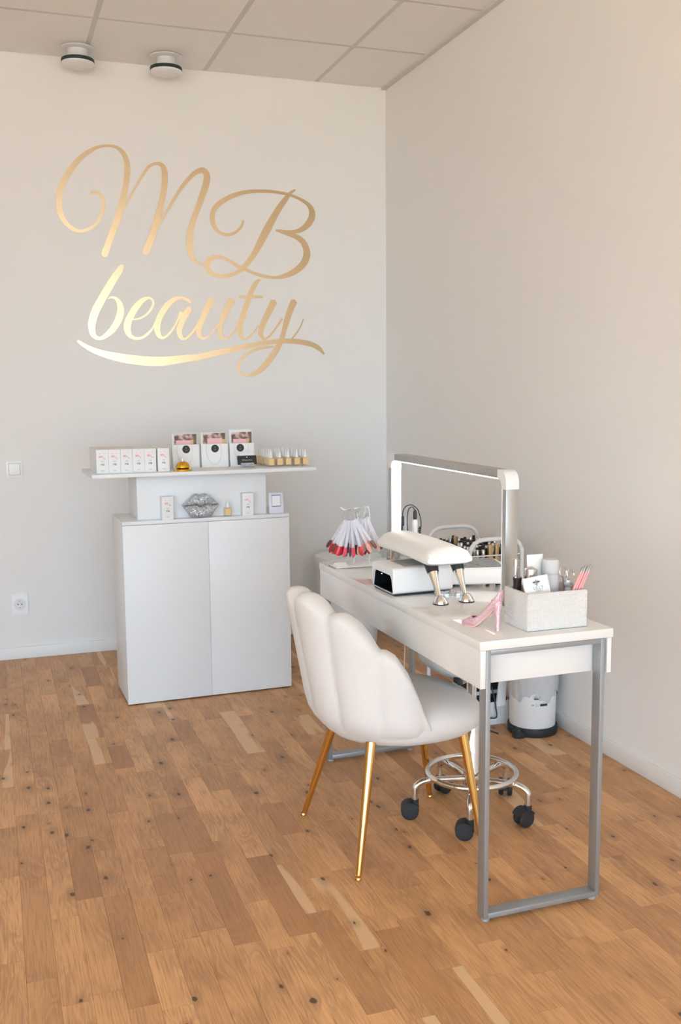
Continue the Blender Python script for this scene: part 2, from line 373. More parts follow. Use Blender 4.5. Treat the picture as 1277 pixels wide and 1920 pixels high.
o = link('parquet_blocks', me, M['wood_far'], floor); o['kind'] = 'stuff'

def wall(name, *b): return struct(part(name, MB().box(*b), M['wall'], smooth=None))
T = 0.2
wall('wall_back', ROOM_X0-T, T, 0, T, -0.1, CEIL+0.3)['label'] = 'pale back wall carrying gold lettering'
wall('wall_right', 0, T, ROOM_Y0-T, 0, -0.1, CEIL+0.3)['label'] = 'pale bare right wall'
wl_ = MB()
wl_.box(ROOM_X0-T, ROOM_X0, ROOM_Y0-T, ADDED_WINL[0], -0.1, CEIL+0.3); wl_.box(ROOM_X0-T, ROOM_X0, ADDED_WINL[1], 0, -0.1, CEIL+0.3)
wl_.box(ROOM_X0-T, ROOM_X0, ADDED_WINL[0], ADDED_WINL[1], -0.1, ADDED_WINL[2]); wl_.box(ROOM_X0-T, ROOM_X0, ADDED_WINL[0], ADDED_WINL[1], ADDED_WINL[3], CEIL+0.3)
struct(part('wall_left', wl_, M['wall'], smooth=None))
added_win = struct(part('added_side_window', MB().box(ROOM_X0-0.13, ROOM_X0-0.07, ADDED_WINL[0], ADDED_WINL[1], ADDED_WINL[2], ADDED_WINL[2]+0.05).box(ROOM_X0-0.13, ROOM_X0-0.07, ADDED_WINL[0], ADDED_WINL[1], ADDED_WINL[3]-0.05, ADDED_WINL[3]), M['alu'], smooth=None))  # frame of the unseen opening added for extra light from the left
for k in range(4):
    y = ADDED_WINL[0]+(ADDED_WINL[1]-ADDED_WINL[0]-0.05)*k/3
    part('window_post', MB().box(ROOM_X0-0.13, ROOM_X0-0.07, y, y+0.05, ADDED_WINL[2]+0.05, ADDED_WINL[3]-0.05), M['alu'], added_win, smooth=None)  # post of the added side opening
wf = MB()
wf.box(ROOM_X0, WIN[0], ROOM_Y0-T, ROOM_Y0, -0.1, CEIL+0.3); wf.box(WIN[1], 0, ROOM_Y0-T, ROOM_Y0, -0.1, CEIL+0.3)
wf.box(WIN[0], WIN[1], ROOM_Y0-T, ROOM_Y0, -0.1, WIN[2]); wf.box(WIN[0], WIN[1], ROOM_Y0-T, ROOM_Y0, WIN[3], CEIL+0.3)
struct(part('wall_front', wf, M['wall'], smooth=None))
win = struct(part('window_1', MB().box(WIN[0], WIN[1], ROOM_Y0-0.13, ROOM_Y0-0.07, WIN[2], WIN[2]+0.05).box(WIN[0], WIN[1], ROOM_Y0-0.13, ROOM_Y0-0.07, WIN[3]-0.05, WIN[3]), M['alu'], smooth=None))
for k in range(4):
    x = WIN[0]+(WIN[1]-WIN[0]-0.05)*k/3
    part('window_post', MB().box(x, x+0.05, ROOM_Y0-0.13, ROOM_Y0-0.07, WIN[2]+0.05, WIN[3]-0.05), M['alu'], win, smooth=None)
pv = struct(part('ground', MB().box(-45, 40, -50, ROOM_Y0-T, -0.25, -0.12).box(-45, ROOM_X0-T, ROOM_Y0-T, 40, -0.25, -0.12), M['pave'], smooth=None))

struct(part('added_bounce_wall', MB().box(-14.0, -13.0, -13, 25, -0.2, 8.5), M['bounce_wall'], smooth=None))  # unseen wall added to block sky and warm the light from the left

# suspended ceiling: slab, grid bars, lay-in tiles
ceil = struct(part('ceiling', MB().box(ROOM_X0-T, T, ROOM_Y0-T, T, CEIL+0.015, CEIL+0.25), M['grid'], smooth=None))
ceil['label'] = 'suspended ceiling of square pale tiles'
GX, GY = -0.3955, -0.5756
gxs = [0.0]+[GX-0.6*k for k in range(9) if GX-0.6*k > ROOM_X0]+[ROOM_X0]
gys = [0.0]+[GY-0.6*k for k in range(18) if GY-0.6*k > ROOM_Y0]+[ROOM_Y0]
tcache = {}
for i in range(len(gxs)-1):
    for j in range(len(gys)-1):
        x1, x0, y1, y0 = gxs[i], gxs[i+1], gys[j], gys[j+1]
        gl, gr = 0.012, (0.026 if i == 0 else 0.012); gt = 0.003 if j == 0 else 0.012
        w, l = x1-x0-gl-gr, y1-y0-0.012-gt
        key = (round(w, 4), round(l, 4))
        if key not in tcache: tcache[key] = MB().box(-w/2, w/2, -l/2, l/2, 0.0, 0.014).mesh('ceiling_tile')
        link('ceiling_tile', tcache[key], M['tile'], ceil, ((x0+gl+x1-gr)/2, (y0+0.012+y1-gt)/2, CEIL+0.003))
bar = MB().box(-0.012, 0.012, ROOM_Y0, 0, 0.0036, 0.016).mesh('grid_bar')
for x in gxs[1:-1]: link('grid_bar', bar, M['grid'], ceil, (x, 0, CEIL))
bar = MB().box(ROOM_X0, 0, -0.012, 0.012, 0.0037, 0.016).mesh('grid_bar')
for y in gys[1:-1]: link('grid_bar', bar, M['grid'], ceil, (0, y, CEIL))
part('wall_angle', MB().box(-0.026, 0, ROOM_Y0, 0, CEIL-0.008, CEIL+0.016), M['grid'], ceil, smooth=None)

BH = 0.061
def base(name, *b): return struct(part(name, MB().box(*b, b=0.003), M['trim']))
base('baseboard_back', ROOM_X0, -0.012, -0.012, 0, 0, BH)
base('baseboard_right', -0.012, 0, ROOM_Y0, 0, 0, BH)
base('baseboard_left', ROOM_X0, ROOM_X0+0.012, ROOM_Y0, -0.012, 0, BH)

# ------------------------------------------------------------------ gold lettering on the back wall (mm: x, z, stroke width)
STROKES = {
    'letter_m': ['-1585,2345,15 -1554,2347,16 -1534,2328,17 -1525,2296,17 -1528,2263,17 -1542,2230,16 -1564,2196,15 -1593,2170,16 -1639,2153,15 -1679,2163,19 -1718,2197,24 -1738,2241,28 -1741,2289,30 -1734,2341,31 -1714,2394,30 -1679,2448,29 -1633,2503,25 -1583,2543,21 -1538,2566,15 -1488,2575,13 -1448,2568,17 -1420,2544,24 -1404,2506,27 -1402,2457,30 -1410,2400,29 -1425,2334,31 -1446,2263,35 -1471,2192,33 -1501,2117,32 -1528,2050,33 -1533,2039,31',
        '-1427,2268,8 -1402,2314,10 -1376,2361,10 -1345,2412,12 -1331,2434,13 -1296,2484,15 -1257,2504,15 -1226,2496,25 -1214,2464,30 -1215,2419,30 -1223,2364,29 -1240,2293,28 -1262,2218,34 -1283,2154,36 -1303,2108,35 -1320,2070,35 -1323,2057,30',
        '-1250,2201,8 -1218,2257,12 -1186,2308,13 -1150,2364,15 -1110,2418,19 -1066,2463,21 -1030,2484,24 -1009,2483,28 -996,2456,33 -1004,2410,33 -1025,2354,31 -1049,2290,27 -1070,2239,27 -1086,2188,30 -1095,2137,34 -1095,2090,31 -1086,2048,24 -1064,2021,15 -1043,2011,10 -1021,2008,9'],
    'letter_b': ['-521,2415,10 -552,2393,19 -575,2363,27 -608,2320,32 -642,2267,35 -676,2208,41 -711,2145,38 -747,2081,32 -778,2038,28 -812,2001,25 -850,1974,20 -899,1956,19 -942,1953,20 -979,1965,24 -1003,1985,30 -1007,2010,31 -993,2037,29 -956,2050,19 -918,2047,16 -881,2030,17 -833,2003,19 -801,1991,17 -758,1974,17 -703,1960,17 -637,1954,16 -581,1966,25 -530,1989,33 -484,2027,37 -461,2070,40 -463,2112,36 -483,2148,32 -522,2173,27 -566,2187,24 -599,2194,18 -630,2201,10',
        '-630,2200,11 -594,2198,14 -544,2196,17 -493,2208,26 -448,2244,35 -427,2287,35 -435,2326,27 -463,2353,18 -508,2374,15 -552,2388,13 -591,2394,15 -651,2399,16 -717,2398,17 -788,2389,20 -852,2370,23 -906,2343,25 -947,2311,26 -969,2277,26 -972,2241,25 -965,2211,21 -942,2181,16 -900,2166,16 -857,2177,15 -824,2204,13 -811,2228,12 -809,2242,11'],
    'small_letter_b': ['-1442,1990,20 -1458,1967,32 -1490,1921,36 -1527,1861,38 -1558,1810,39 -1585,1760,40 -1603,1709,38 -1606,1669,33 -1597,1639,25 -1570,1625,17 -1540,1637,23 -1504,1670,31 -1474,1716,35 -1459,1762,35 -1464,1802,27 -1483,1827,15 -1503,1831,10 -1518,1825,7'],
    'small_letter_e': ['-1401,1722,7 -1365,1728,9 -1328,1749,11 -1299,1785,12 -1293,1815,12 -1310,1833,12 -1342,1822,22 -1373,1794,31 -1405,1748,34 -1426,1702,36 -1428,1666,32 -1414,1639,22 -1384,1626,13 -1348,1634,13 -1321,1655,13 -1300,1678,10 -1289,1704,7'],
    'small_letter_a': ['-1096,1812,12 -1119,1829,16 -1155,1836,17 -1192,1822,24 -1230,1786,30 -1262,1734,30 -1276,1688,31 -1270,1648,25 -1250,1630,13 -1221,1646,12 -1191,1682,11 -1169,1721,12 -1147,1762,21',
        '-1104,1783,31 -1126,1752,32 -1151,1705,30 -1162,1669,29 -1156,1638,23 -1135,1626,12 -1108,1644,12 -1081,1675,12 -1058,1712,11'],
    'small_letter_u': ['-987,1827,38 -1011,1788,34 -1035,1737,32 -1055,1686,28 -1058,1652,25 -1041,1630,15 -1015,1636,10 -985,1664,9 -955,1704,10',
        '-876,1828,38 -904,1787,33 -928,1738,31 -945,1687,26 -946,1653,24 -931,1631,15 -904,1634,10 -877,1663,9 -853,1694,9'],
    'small_letter_t': ['-723,1942,8 -744,1923,23 -766,1888,27 -785,1843,27 -806,1786,27 -828,1728,29 -838,1683,29 -836,1649,24 -816,1627,12 -786,1641,11 -758,1670,9 -737,1698,9',
        '-838,1849,14 -776,1850,15 -711,1851,14'],
    'small_letter_y': ['-647,1828,39 -672,1782,35 -700,1730,33 -720,1684,30 -723,1653,26 -705,1630,13 -678,1642,11 -641,1685,11 -604,1738,11',
        '-535,1831,37 -557,1784,34 -576,1732,31 -592,1680,27 -608,1628,27 -633,1581,31 -674,1523,32 -723,1471,30 -772,1442,21 -814,1437,13 -843,1454,13 -850,1483,14 -836,1517,15 -799,1552,16 -745,1575,14 -697,1584,13 -658,1590,11',
        '-550,1631,7 -519,1669,7 -497,1704,7 -484,1739,6'],
    'swoosh': ['-1677,1611,12 -1646,1589,20 -1598,1564,28 -1538,1544,35 -1473,1529,43 -1403,1518,46 -1331,1511,48 -1258,1510,47 -1190,1517,42 -1122,1526,37 -1070,1531,32 -1011,1544,31 -953,1557,29 -894,1570,28 -834,1583,27 -775,1595,26 -714,1607,25 -654,1615,24 -593,1619,25 -532,1618,28 -477,1611,28 -433,1600,27 -396,1580,24 -368,1550,10'],
}
sign = thing('wall_lettering', 'gold foil script lettering reading MB beauty on the back wall', 'sign', (-1.1, 0, 2.0))
def ribbon(mb, pts):
    P = smooth_pts([(a/1000+1.1, b/1000-2.0, c/1000) for a, b, c in pts], 7)
    n = len(P); Lf, Rg = [], []
    for i in range(n):
        t = Vector((P[min(i+1, n-1)].x-P[max(i-1, 0)].x, P[min(i+1, n-1)].y-P[max(i-1, 0)].y)).normalized()
        w = max(P[i].z, 0.003)/2; nx, ny = -t.y*w, t.x*w
        Lf.append((P[i].x+nx, P[i].y+ny)); Rg.append((P[i].x-nx, P[i].y-ny))
        if i == 0: t0, w0 = t, w
    capa = [(P[0].x-t0.x*w0*0.6, P[0].y-t0.y*w0*0.6)]; capb = [(P[-1].x+t.x*w*0.6, P[-1].y+t.y*w*0.6)]
    for dep in (-0.0012,):
        Ls = [(a, dep-0.0006*i/n, b) for i, (a, b) in enumerate(Lf)]; Rs_ = [(a, dep-0.0006*i/n, b) for i, (a, b) in enumerate(Rg)]
        Lb = [(a, -0.0002, b) for a, b in Lf]; Rb = [(a, -0.0002, b) for a, b in Rg]
        fs = []
        for i in range(n-1):
            fs += [(i, i+1, n+i+1, n+i), (i, 2*n+i, 2*n+i+1, i+1), (n+i, n+i+1, 3*n+i+1, 3*n+i)]
        k = 4*n; vs_ = Ls+Rs_+Lb+Rb+[(capa[0][0], dep, capa[0][1]), (capb[0][0], dep-0.0006, capb[0][1])]
        fs += [(0, n, k), (n-1, 2*n-1, k+1)]
        mb.add(vs_, fs)
LN = dict(letter_m='M', letter_b='B')
for nm, sts in STROKES.items():
    mb = MB()
    for si, s in enumerate(sts):
        one = MB(); ribbon(one, [tuple(map(float, t.split(','))) for t in s.split()])
        one.v = [(p[0], p[1]-0.0008*si, p[2]) for p in one.v]; mb.add(one.v, one.f)
    me = bpy.data.meshes.new(nm); me.from_pydata(mb.v, [], mb.f); me.update()
    link(nm, me, M['goldfoil'], sign)

# ------------------------------------------------------------------ small fixtures on walls and ceiling
sw = thing('light_switch', 'white square light switch on the back wall', 'switch', (-2.0117, 0, 0.974))
fo_ = rrect(0.078, 0.084, 0.006); fi_ = rrect(0.056, 0.060, 0.002)
part('frame', MB().rings([[(p[0], y, p[1]) for p in q] for q, y in ((fo_, 0.0), (fo_, -0.009), (fi_, -0.012), (fi_, -0.004))], cap=False), M['wfix'], sw, 30)
part('switch_plate', MB().box(-0.029, 0.029, -0.005, -0.001, -0.031, 0.031), M['greyink'], sw, None)
part('rocker', MB().box(-0.0268, 0.0268, -0.0135, -0.0055, -0.0288, 0.0288, b=0.0015), M['wfix'], sw)
def socket(name, label, loc, rz, plugged=False):
    t = thing(name, label, 'socket', loc, rz)
    part('frame', MB().prism(rrect(0.080, 0.098, 0.006), 'y', -0.010, 0), M['wfix'], t)
    rim = [(0.030*math.cos(2*PI*k/28), 0.030*math.sin(2*PI*k/28)) for k in range(28)]
    inn = [(p[0]*0.66, p[1]*0.66) for p in rim]
    w = part('well', MB().rings([[(p[0], -0.010, p[1]) for p in rim], [(p[0], -0.013, p[1]) for p in rim], [(p[0], -0.013, p[1]) for p in inn], [(p[0]*0.96, -0.0105, p[1]*0.96) for p in inn]]), M['wplastic'], t)
    if not plugged:
        for sx in (-1, 1): part('hole', MB().cyl((sx*0.009, -0.0115, 0), (sx*0.009, -0.0103, 0), 0.003), M['ink'], w)
        for sz in (-1, 1): part('earth_clip', MB().box(-0.003, 0.003, -0.0128, -0.0104, sz*0.0165-0.002, sz*0.0165+0.002), M['greytip'], w)
    return t
socket('wall_socket', 'white power socket low on the back wall', (-2.0175, 0, 0.284), 0)
rs_ = socket('wall_socket', 'white power socket with black plug on the right wall', (0, -0.25, 0.605), -PI/2, True)
for k, (x, y, lab) in enumerate(((-1.640, -0.165, 'left of the two white ceiling air valves'), (-1.222, -0.170, 'right of the two white ceiling air valves'))):
    t = thing('ceiling_air_valve', lab+' above the lettering', 'vent', (x, y, CEIL), 0, 'ceiling air valves')
    part('flange', MB().lathe([(0.078, 0.0), (0.078, -0.004), (0.070, -0.008), (0.046, -0.009)], 32), M['wplastic'], t)
    part('neck', MB().lathe([(0.046, -0.004), (0.046, -0.055), (0.05, -0.06)], 32), M['wplastic'], t)
    part('gap_shade_ring', MB().lathe([(0.050, -0.050), (0.076, -0.052), (0.0775, -0.056), (0.0775, -0.068), (0.06, -0.069)], 32), M['vgapshade'], t)  # solid dark ring, paints the shaded slot above the disc
    part('disc', MB().lathe([(0.0735, -0.0675), (0.0765, -0.0685), (0.0768, -0.070), (0.075, -0.076), (0.060, -0.084), (0.030, -0.088), (0.002, -0.089)], 32), M['wplastic'], t)

# ------------------------------------------------------------------ reception counter (local frame of the counter: u right, v back)
KX, KY, KT = -1.6079, -0.9902, 0.0212
def KW(u, v, z=0.0): return (KX+u*math.cos(KT)-v*math.sin(KT), KY+u*math.sin(KT)+v*math.cos(KT), z)
CW, CD, CH = 0.744, 0.312, 0.806
cab = thing('cabinet', 'white two-door cabinet serving as the reception counter', 'cabinet', KW(0, 0), KT)
part('body', MB().box(0, CW, 0.019, CD, 0.010, CH-0.016, b=0.001), M['cab'], cab)
part('top_panel', MB().box(0, CW, 0.0, CD, CH-0.0155, CH, b=0.001), M['cab'], cab)
part('door', MB().box(0.0005, CW/2-0.0004, 0, 0.0185, 0.006, CH-0.017, b=0.001), M['cab'], cab)
part('door', MB().box(CW/2+0.0004, CW-0.0005, 0, 0.0185, 0.006, CH-0.017, b=0.001), M['cab'], cab)
for u in (0.03, CW-0.03):
    for v in (0.05, CD-0.03): part('foot', MB().cyl((u, v, 0), (u, v, 0.011), 0.012), M['foot'], cab)
U0, U1, V0, V1, SZ = 0.074, 0.651, 0.048, 0.28, 1.016
riser = thing('counter_riser', 'white box riser standing on the white cabinet', 'riser', KW(U0, V0, CH), KT)
part('front_panel', MB().box(0, U1-U0, 0, 0.016, 0, SZ-0.016-CH, b=0.0006), M['cab'], riser)
for a in (0, U1-U0-0.016): part('side_panel', MB().box(a, a+0.016, 0.0162, V1-V0, 0, SZ-0.016-CH, b=0.0006), M['cab'], riser)
shelf = tag(part('counter_shelf', MB().box(-0.124, 0.856, -0.056, 0.32, 0, 0.016, b=0.0012), M['cab'], None, 40, KW(0, 0, SZ-0.016), (0, 0, KT)), 'long white shelf board on top of the riser', 'shelf')

# product boxes
BW, BD, BHt = 0.0495, 0.0475, 0.0995
box_me = MB().box(-BW/2, BW/2, -BD/2, BD/2, 0, BHt, b=0.0006).mesh('carton', 40)
rb = random.Random(5)
def blossom_mesh():
    mb = MB(); q = random.Random(3)
    for cx, cz, r in ((-0.0075, 0.0705, 0.0055), (-0.002, 0.0725, 0.0045), (-0.012, 0.0725, 0.0035), (0.004, 0.0675, 0.0032), (0.0085, 0.0625, 0.0038), (0.0125, 0.0605, 0.0022), (-0.0085, 0.083, 0.0026), (0.0075, 0.0835, 0.0024), (0.011, 0.0735, 0.0013), (-0.002, 0.0665, 0.003), (-0.0115, 0.0675, 0.003)):
        n = 10
        mb.add([(cx, -0.0004, cz)]+[(cx+r*(0.72+0.28*math.cos(5*2*PI*k/n))*math.cos(2*PI*k/n), -0.0003, cz+r*(0.72+0.28*math.cos(5*2*PI*k/n))*math.sin(2*PI*k/n)) for k in range(n)], [(0, 1+k, 1+(k+1) % n) for k in range(n)])
    return mb.mesh('pink_blossom')
def emblem_mesh(s=1.0):
    mb = MB()
    for sx in (-1, 0, 1):
        for k in range(3):
            cx = sx*0.0035*s; cz = (0.0485+0.0012*k*(1 if sx else 1.5))*1.0; a = sx*0.5*(k+1)
            mb.box(cx-0.0013*s+a*0.001, cx+0.0013*s+a*0.001, -0.0004, -0.0002, cz, cz+0.0007)
    mb.box(-0.0004, 0.0004, -0.0004, -0.0002, 0.0452, 0.0486)
    return mb.mesh('crown_emblem')
blossom, emblem = blossom_mesh(), emblem_mesh()
line_me = MB().box(-0.0085, 0.0085, -0.0004, -0.0002, 0.0115, 0.0122).box(-0.0055, 0.0055, -0.0004, -0.0002, 0.0096, 0.0103).mesh('small_print')
def carton(u, v, z, label, group, printed, rz=0.0, name='product_box'):
    t = thing(name, label, 'box', KW(u, v, z), KT+rz, group)
    link('carton', box_me, M['paper'], t)
    if printed:
        f = -BD/2
        link('blossom_print', blossom, M['pinkink'], t, (0, f, 0)); link('crown_print', emblem, M['greyink'], t, (0, f, 0))
        text_part('MB', 0.0115, M['ink'], t, (0, f-0.0003, 0.0365), name='brand_print'); link('small_print', line_me, M['greyink'], t, (0, f, 0))
    return t
ORD = ['leftmost', 'second from the left', 'third from the left', 'fourth from the left', 'fifth from the left', 'rightmost']
for r in range(5):
    for c in range(6):
        u = -0.096+BW/2+0.0502*c+(0.006 if c == 5 else 0); v = 0.006+BD/2+r*0.0482+(rb.uniform(-0.001, 0.001) if r else 0)
        if r == 0: carton(u, v, SZ, 'white blossom-printed carton, '+ORD[c]+' of the front row on the shelf', 'front row of cartons on the shelf', True, rb.uniform(-0.02, 0.02))
        else: carton(u, v, SZ, 'plain-sided white carton standing behind the front row on the shelf', 'cartons behind the front row on the shelf', False)
carton(0.197, 0.052-BD/2-0.004+0.006, CH, 'white blossom-printed carton on the cabinet, left of the glitter lips', 'cartons on the cabinet', True, 0.05)
carton(0.556, 0.052-BD/2-0.004+0.006, CH, 'white blossom-printed carton on the cabinet, between amber bottle and small sign', 'cartons on the cabinet', True, -0.03)

# gift bags with photo cards
def gift_bag(k, u0, u1, where):
    w = u1-u0; h = 0.104; u = (u0+u1)/2; d = 0.045; v = 0.135
    t = thing('gift_bag', 'white gift bag with round black sticker, '+where, 'bag', KW(u, v, SZ), KT, 'white gift bags on the shelf')
    lean = 0.010
    fr = MB().add([(-w/2, 0, 0), (w/2, 0, 0), (w/2, lean, h), (-w/2, lean, h), (-w/2, 0.0012, 0), (w/2, 0.0012, 0), (w/2, lean+0.0012, h), (-w/2, lean+0.0012, h)], [(0,1,2,3), (7,6,5,4), (0,4,5,1), (2,6,7,3), (1,5,6,2), (0,3,7,4)])
    f = part('front_panel', fr, M['paper'], t, None)
    part('back_panel', MB().box(-w/2, w/2, d, d+0.0012, 0, h), M['paper'], t, None)
    for sx in (-1, 1):
        x = sx*(w/2-0.0006)
        part('side_gusset', MB().add([(x, 0.001, 0), (x, d, 0), (x, d, h), (x, lean+0.001, h), (x-sx*0.010, d/2, h*0.5)], [(0,1,4), (1,2,4), (2,3,4), (3,0,4)]), M['paper'], t, None)
    part('bottom_panel', MB().box(-w/2, w/2, 0.0012, d, 0, 0.001), M['paper'], t, None)
    s = part('sticker', disc(0.0175, 0.0006), M['blackcard'], t, 40, (0.002 if k != 2 else -0.008, lean*0.83-0.0006, h*0.80), (-0.095, 0, 0))
    part('sticker_emblem', MB().box(-0.0012, 0.0012, -0.0011, -0.0007, 0.003, 0.008).box(-0.006, 0.006, -0.0011, -0.0007, -0.0045, -0.0036).box(-0.004, 0.004, -0.0011, -0.0007, -0.0068, -0.0061), M['greyink'], s, None)
    rib = smooth_pts([(-w*0.30, lean-0.0018, h), (-w*0.33, lean*0.7-0.004, h*0.72), (-w*0.22, -0.002, h*0.30), (w*0.02, -0.0025, h*0.12), (w*0.20, -0.002, h*0.35), (w*0.25, lean*0.7-0.003, h*0.75), (w*0.22, lean-0.0018, h)], 6)
    part('ribbon_handle', MB().tube(rib, 0.0009, 6), M['ribbon'], t)
    b = thing('photo_card', 'flower photo card standing in the '+['left', 'middle', 'right'][k]+' gift bag', 'card', KW(u, v+0.022, SZ+0.002), KT, 'photo cards in the gift bags')
    H2 = (0.151, 0.153, 0.163)[k]
    part('backing', MB().box(-w/2+0.004, w/2-0.010, 0.004, 0.0052, 0, H2), M['paper'], b, None)
    x0, x1 = -w/2+0.012, w/2-0.008
    part('photo', MB().box(x0, x1, -0.001, 0.0, 0.0, 0.148+(0.002*k)), M['photo'], b, None)
    part('pink_note', MB().box(x0+0.008+0.012*(k == 1), x1-0.024+0.010*(k == 1), -0.0022, -0.0014, 0.02, 0.121+0.006*(k == 1)), M['pinkpaper'], b, None)
    part('yellow_note', MB().box(x1-0.026+0.010*(k == 1), x1-0.014+0.012*(k == 1), -0.003, -0.0024, 0.02, 0.122), M['yellowpaper'], b, None)
gift_bag(0, 0.251, 0.371, 'behind the gold bell'); gift_bag(1, 0.381, 0.503, 'middle of the three'); gift_bag(2, 0.512, 0.626, 'behind the card holder')

bell = thing('reception_bell', 'gold reception bell on the shelf', 'bell', KW(0.268, 0.004, SZ), KT)
part('base', MB().lathe([(0.040, 0), (0.042, 0.002), (0.041, 0.006), (0.030, 0.010), (0.024, 0.011)], 36), M['brass'], bell)
part('dome', MB().lathe([(0.029, 0.0135), (0.0305, 0.015), (0.0300, 0.018), (0.0285, 0.024), (0.025, 0.031), (0.019, 0.0365), (0.011, 0.0395), (0.003, 0.0405)], 36), M['brass'], bell)
part('spacer', MB().lathe([(0.024, 0.010), (0.026, 0.0136)], 36), M['ink'], bell)
part('plunger', MB().lathe([(0.0022, 0.040), (0.0022, 0.048), (0.004, 0.049), (0.004, 0.051), (0.001, 0.0525)], 16), M['chrome'], bell)

hold = thing('card_holder', 'clear acrylic holder of black business cards on the shelf', 'card holder', KW(0.570, 0.060, SZ), KT+0.03)
part('base', MB().lathe([(0.030, 0), (0.030, 0.003), (0.010, 0.006)], 28), M['acrylic'], hold)
part('stem', MB().cyl((0, 0, 0.004), (0, 0.004, 0.014), 0.010, 0.014), M['acrylic'], hold)
lean = Matrix.Translation((0, 0, 0.012)) @ Matrix.Rotation(-0.30, 4, 'X')
part('tray', MB().box(-0.030, 0.030, -0.006, -0.0048, 0, 0.007).box(-0.030, 0.030, -0.006, 0.010, -0.0015, 0).box(-0.030, 0.030, 0.009, 0.0102, 0, 0.03).xf(lean), M['acrylic'], hold, None)
cards = thing('business_cards', 'stack of black business cards with white lettering in the holder', 'business cards', KW(0.570, 0.060, SZ), KT+0.03)
part('black_cards', MB().box(-0.0435, 0.0435, -0.0046, 0.0015, 0.0005, 0.0405).xf(lean), M['blackcard'], cards, None)
part('white_cards', MB().box(-0.031, 0.031, 0.002, 0.0085, 0.0005, 0.056).xf(lean), M['paper'], cards, None)
p = lean @ Vector((0, -0.0050, 0.020)); text_part('MB Beauty Store', 0.0068, M['paper'], cards, p, (-0.30, 0, 0), 'card_print')
p = lean @ Vector((0, -0.0050, 0.033)); part('card_emblem', disc(0.0025, 0.0004, 12), M['paper'], cards, 40, p, (-0.30, 0, 0))

# amber oil bottles
ob = MB().prism(rrect(0.033, 0.033, 0.003, 3), 'z', 0.0, 0.039).mesh('flacon', 40)
oi = MB().prism(rrect(0.025, 0.025, 0.003, 3), 'z', 0.007, 0.035).mesh('oil', 40)
oc = MB().lathe([(0.0082, 0.039), (0.0085, 0.047), (0.0055, 0.058), (0.0035, 0.067), (0.0025, 0.072), (0.0005, 0.0725)], 14).mesh('dropper_cap', 40)
def oil_bottle(u, v, z, label, group=None, rz=0):
    t = thing('oil_bottle', label, 'bottle', KW(u, v, z), KT+rz, group)
    link('flacon', ob, M['glass'], t); link('oil', oi, M['oil'], t); link('dropper_cap', oc, M['wplastic'], t)
for r in range(7):
    for c in range(5):
        if r == 0: oil_bottle(0.679+0.0405*c, 0.055, SZ, 'amber oil bottle, '+('leftmost', 'second from the left', 'middle one', 'second from the right', 'rightmost')[c]+' of the front row on the shelf', 'front row of amber oil bottles', rb.uniform(-0.06, 0.06))
        else: oil_bottle(0.679+0.0405*c+rb.uniform(-0.001, 0.001), 0.055+0.036*r, SZ, 'amber oil bottle with white cap behind the front row on the shelf', 'amber oil bottles behind the front row')
oil_bottle(0.4665, 0.022, CH, 'single amber oil bottle on the cabinet beside the glitter lips')

# glitter lips ornament
lips = thing('lips_ornament', 'silver glitter lips ornament leaning against the white riser', 'ornament', KW(0.345, 0.020, CH), KT)
def lip(upper):
    mb = MB(); n, k = 40, 8; LW = 0.081
    def tab(tb, a):
        for (p, q), (r, t) in zip(tb, tb[1:]):
            if a <= r: return q+(t-q)*(a-p)/(r-p)
        return tb[-1][1]
    def top(u): return tab([(0, 0.0985), (0.10, 0.101), (0.20, 0.1055), (0.28, 0.1060), (0.40, 0.100), (0.55, 0.090), (0.75, 0.075), (1.0, 0.057)], abs(u))
    def bot(u): return tab([(0, 0.0), (0.45, 0.0), (0.55, 0.003), (0.65, 0.014), (0.80, 0.033), (1.0, 0.055)], abs(u))
    def mid(u): return 0.056-0.006*math.exp(-(u/0.14)**2)+0.003*math.exp(-((abs(u)-0.3)/0.15)**2)
    fr = []; bk = []
    for i in range(n+1):
        u = -0.995+1.99*i/n; a, b_ = (mid(u), top(u)) if upper else (bot(u), mid(u))
        rowf, rowb = [], []
        for j in range(k+1):
            t = j/k; z = a+(b_-a)*t; e = math.sqrt(max(0, 1-(2*t-1)**2)); d = (0.022 if not upper else 0.018)*e*(1-u*u)**0.5
            rowf.append((u*LW, -d-0.004, z)); rowb.append((u*LW, 0.012, z))
        fr.append(rowf); bk.append(rowb)
    mb.rings([f+b_[::-1] for f, b_ in zip(fr, bk)])
    return mb
part('upper_lip', lip(True), M['silver'], lips, 60); part('lower_lip', lip(False), M['silver'], lips, 60)

# small framed sign (the code printed on it is left out)
sg = thing('table_sign', 'small white acrylic sign with blue frame at the cabinet edge', 'sign', KW(0.694, 0.030, CH), KT)
tl = Matrix.Rotation(-0.10, 4, 'X')
part('panel', MB().box(-0.034, 0.034, 0, 0.003, 0, 0.092, b=0.0006).xf(tl), mat('lilac_white_card', (0.72, 0.71, 0.78), 0.4), sg)
fb = MB()
for a in ((-0.021, 0.021, 0.080, 0.0835), (-0.021, 0.021, 0.030, 0.0335), (-0.021, -0.0195, 0.0335, 0.080), (0.0195, 0.021, 0.0335, 0.080)): fb.box(a[0], a[1], -0.0006, -0.0001, a[2], a[3])
part('printed_frame', fb.xf(tl), M['blueink'], sg, None)
part('printed_field', MB().box(-0.0195, 0.0195, -0.0004, -0.0001, 0.0335, 0.080).xf(tl), M['paper'], sg, None)
part('foot', MB().box(-0.030, 0.030, 0.003, 0.030, 0, 0.002), M['acrylic'], sg, None)

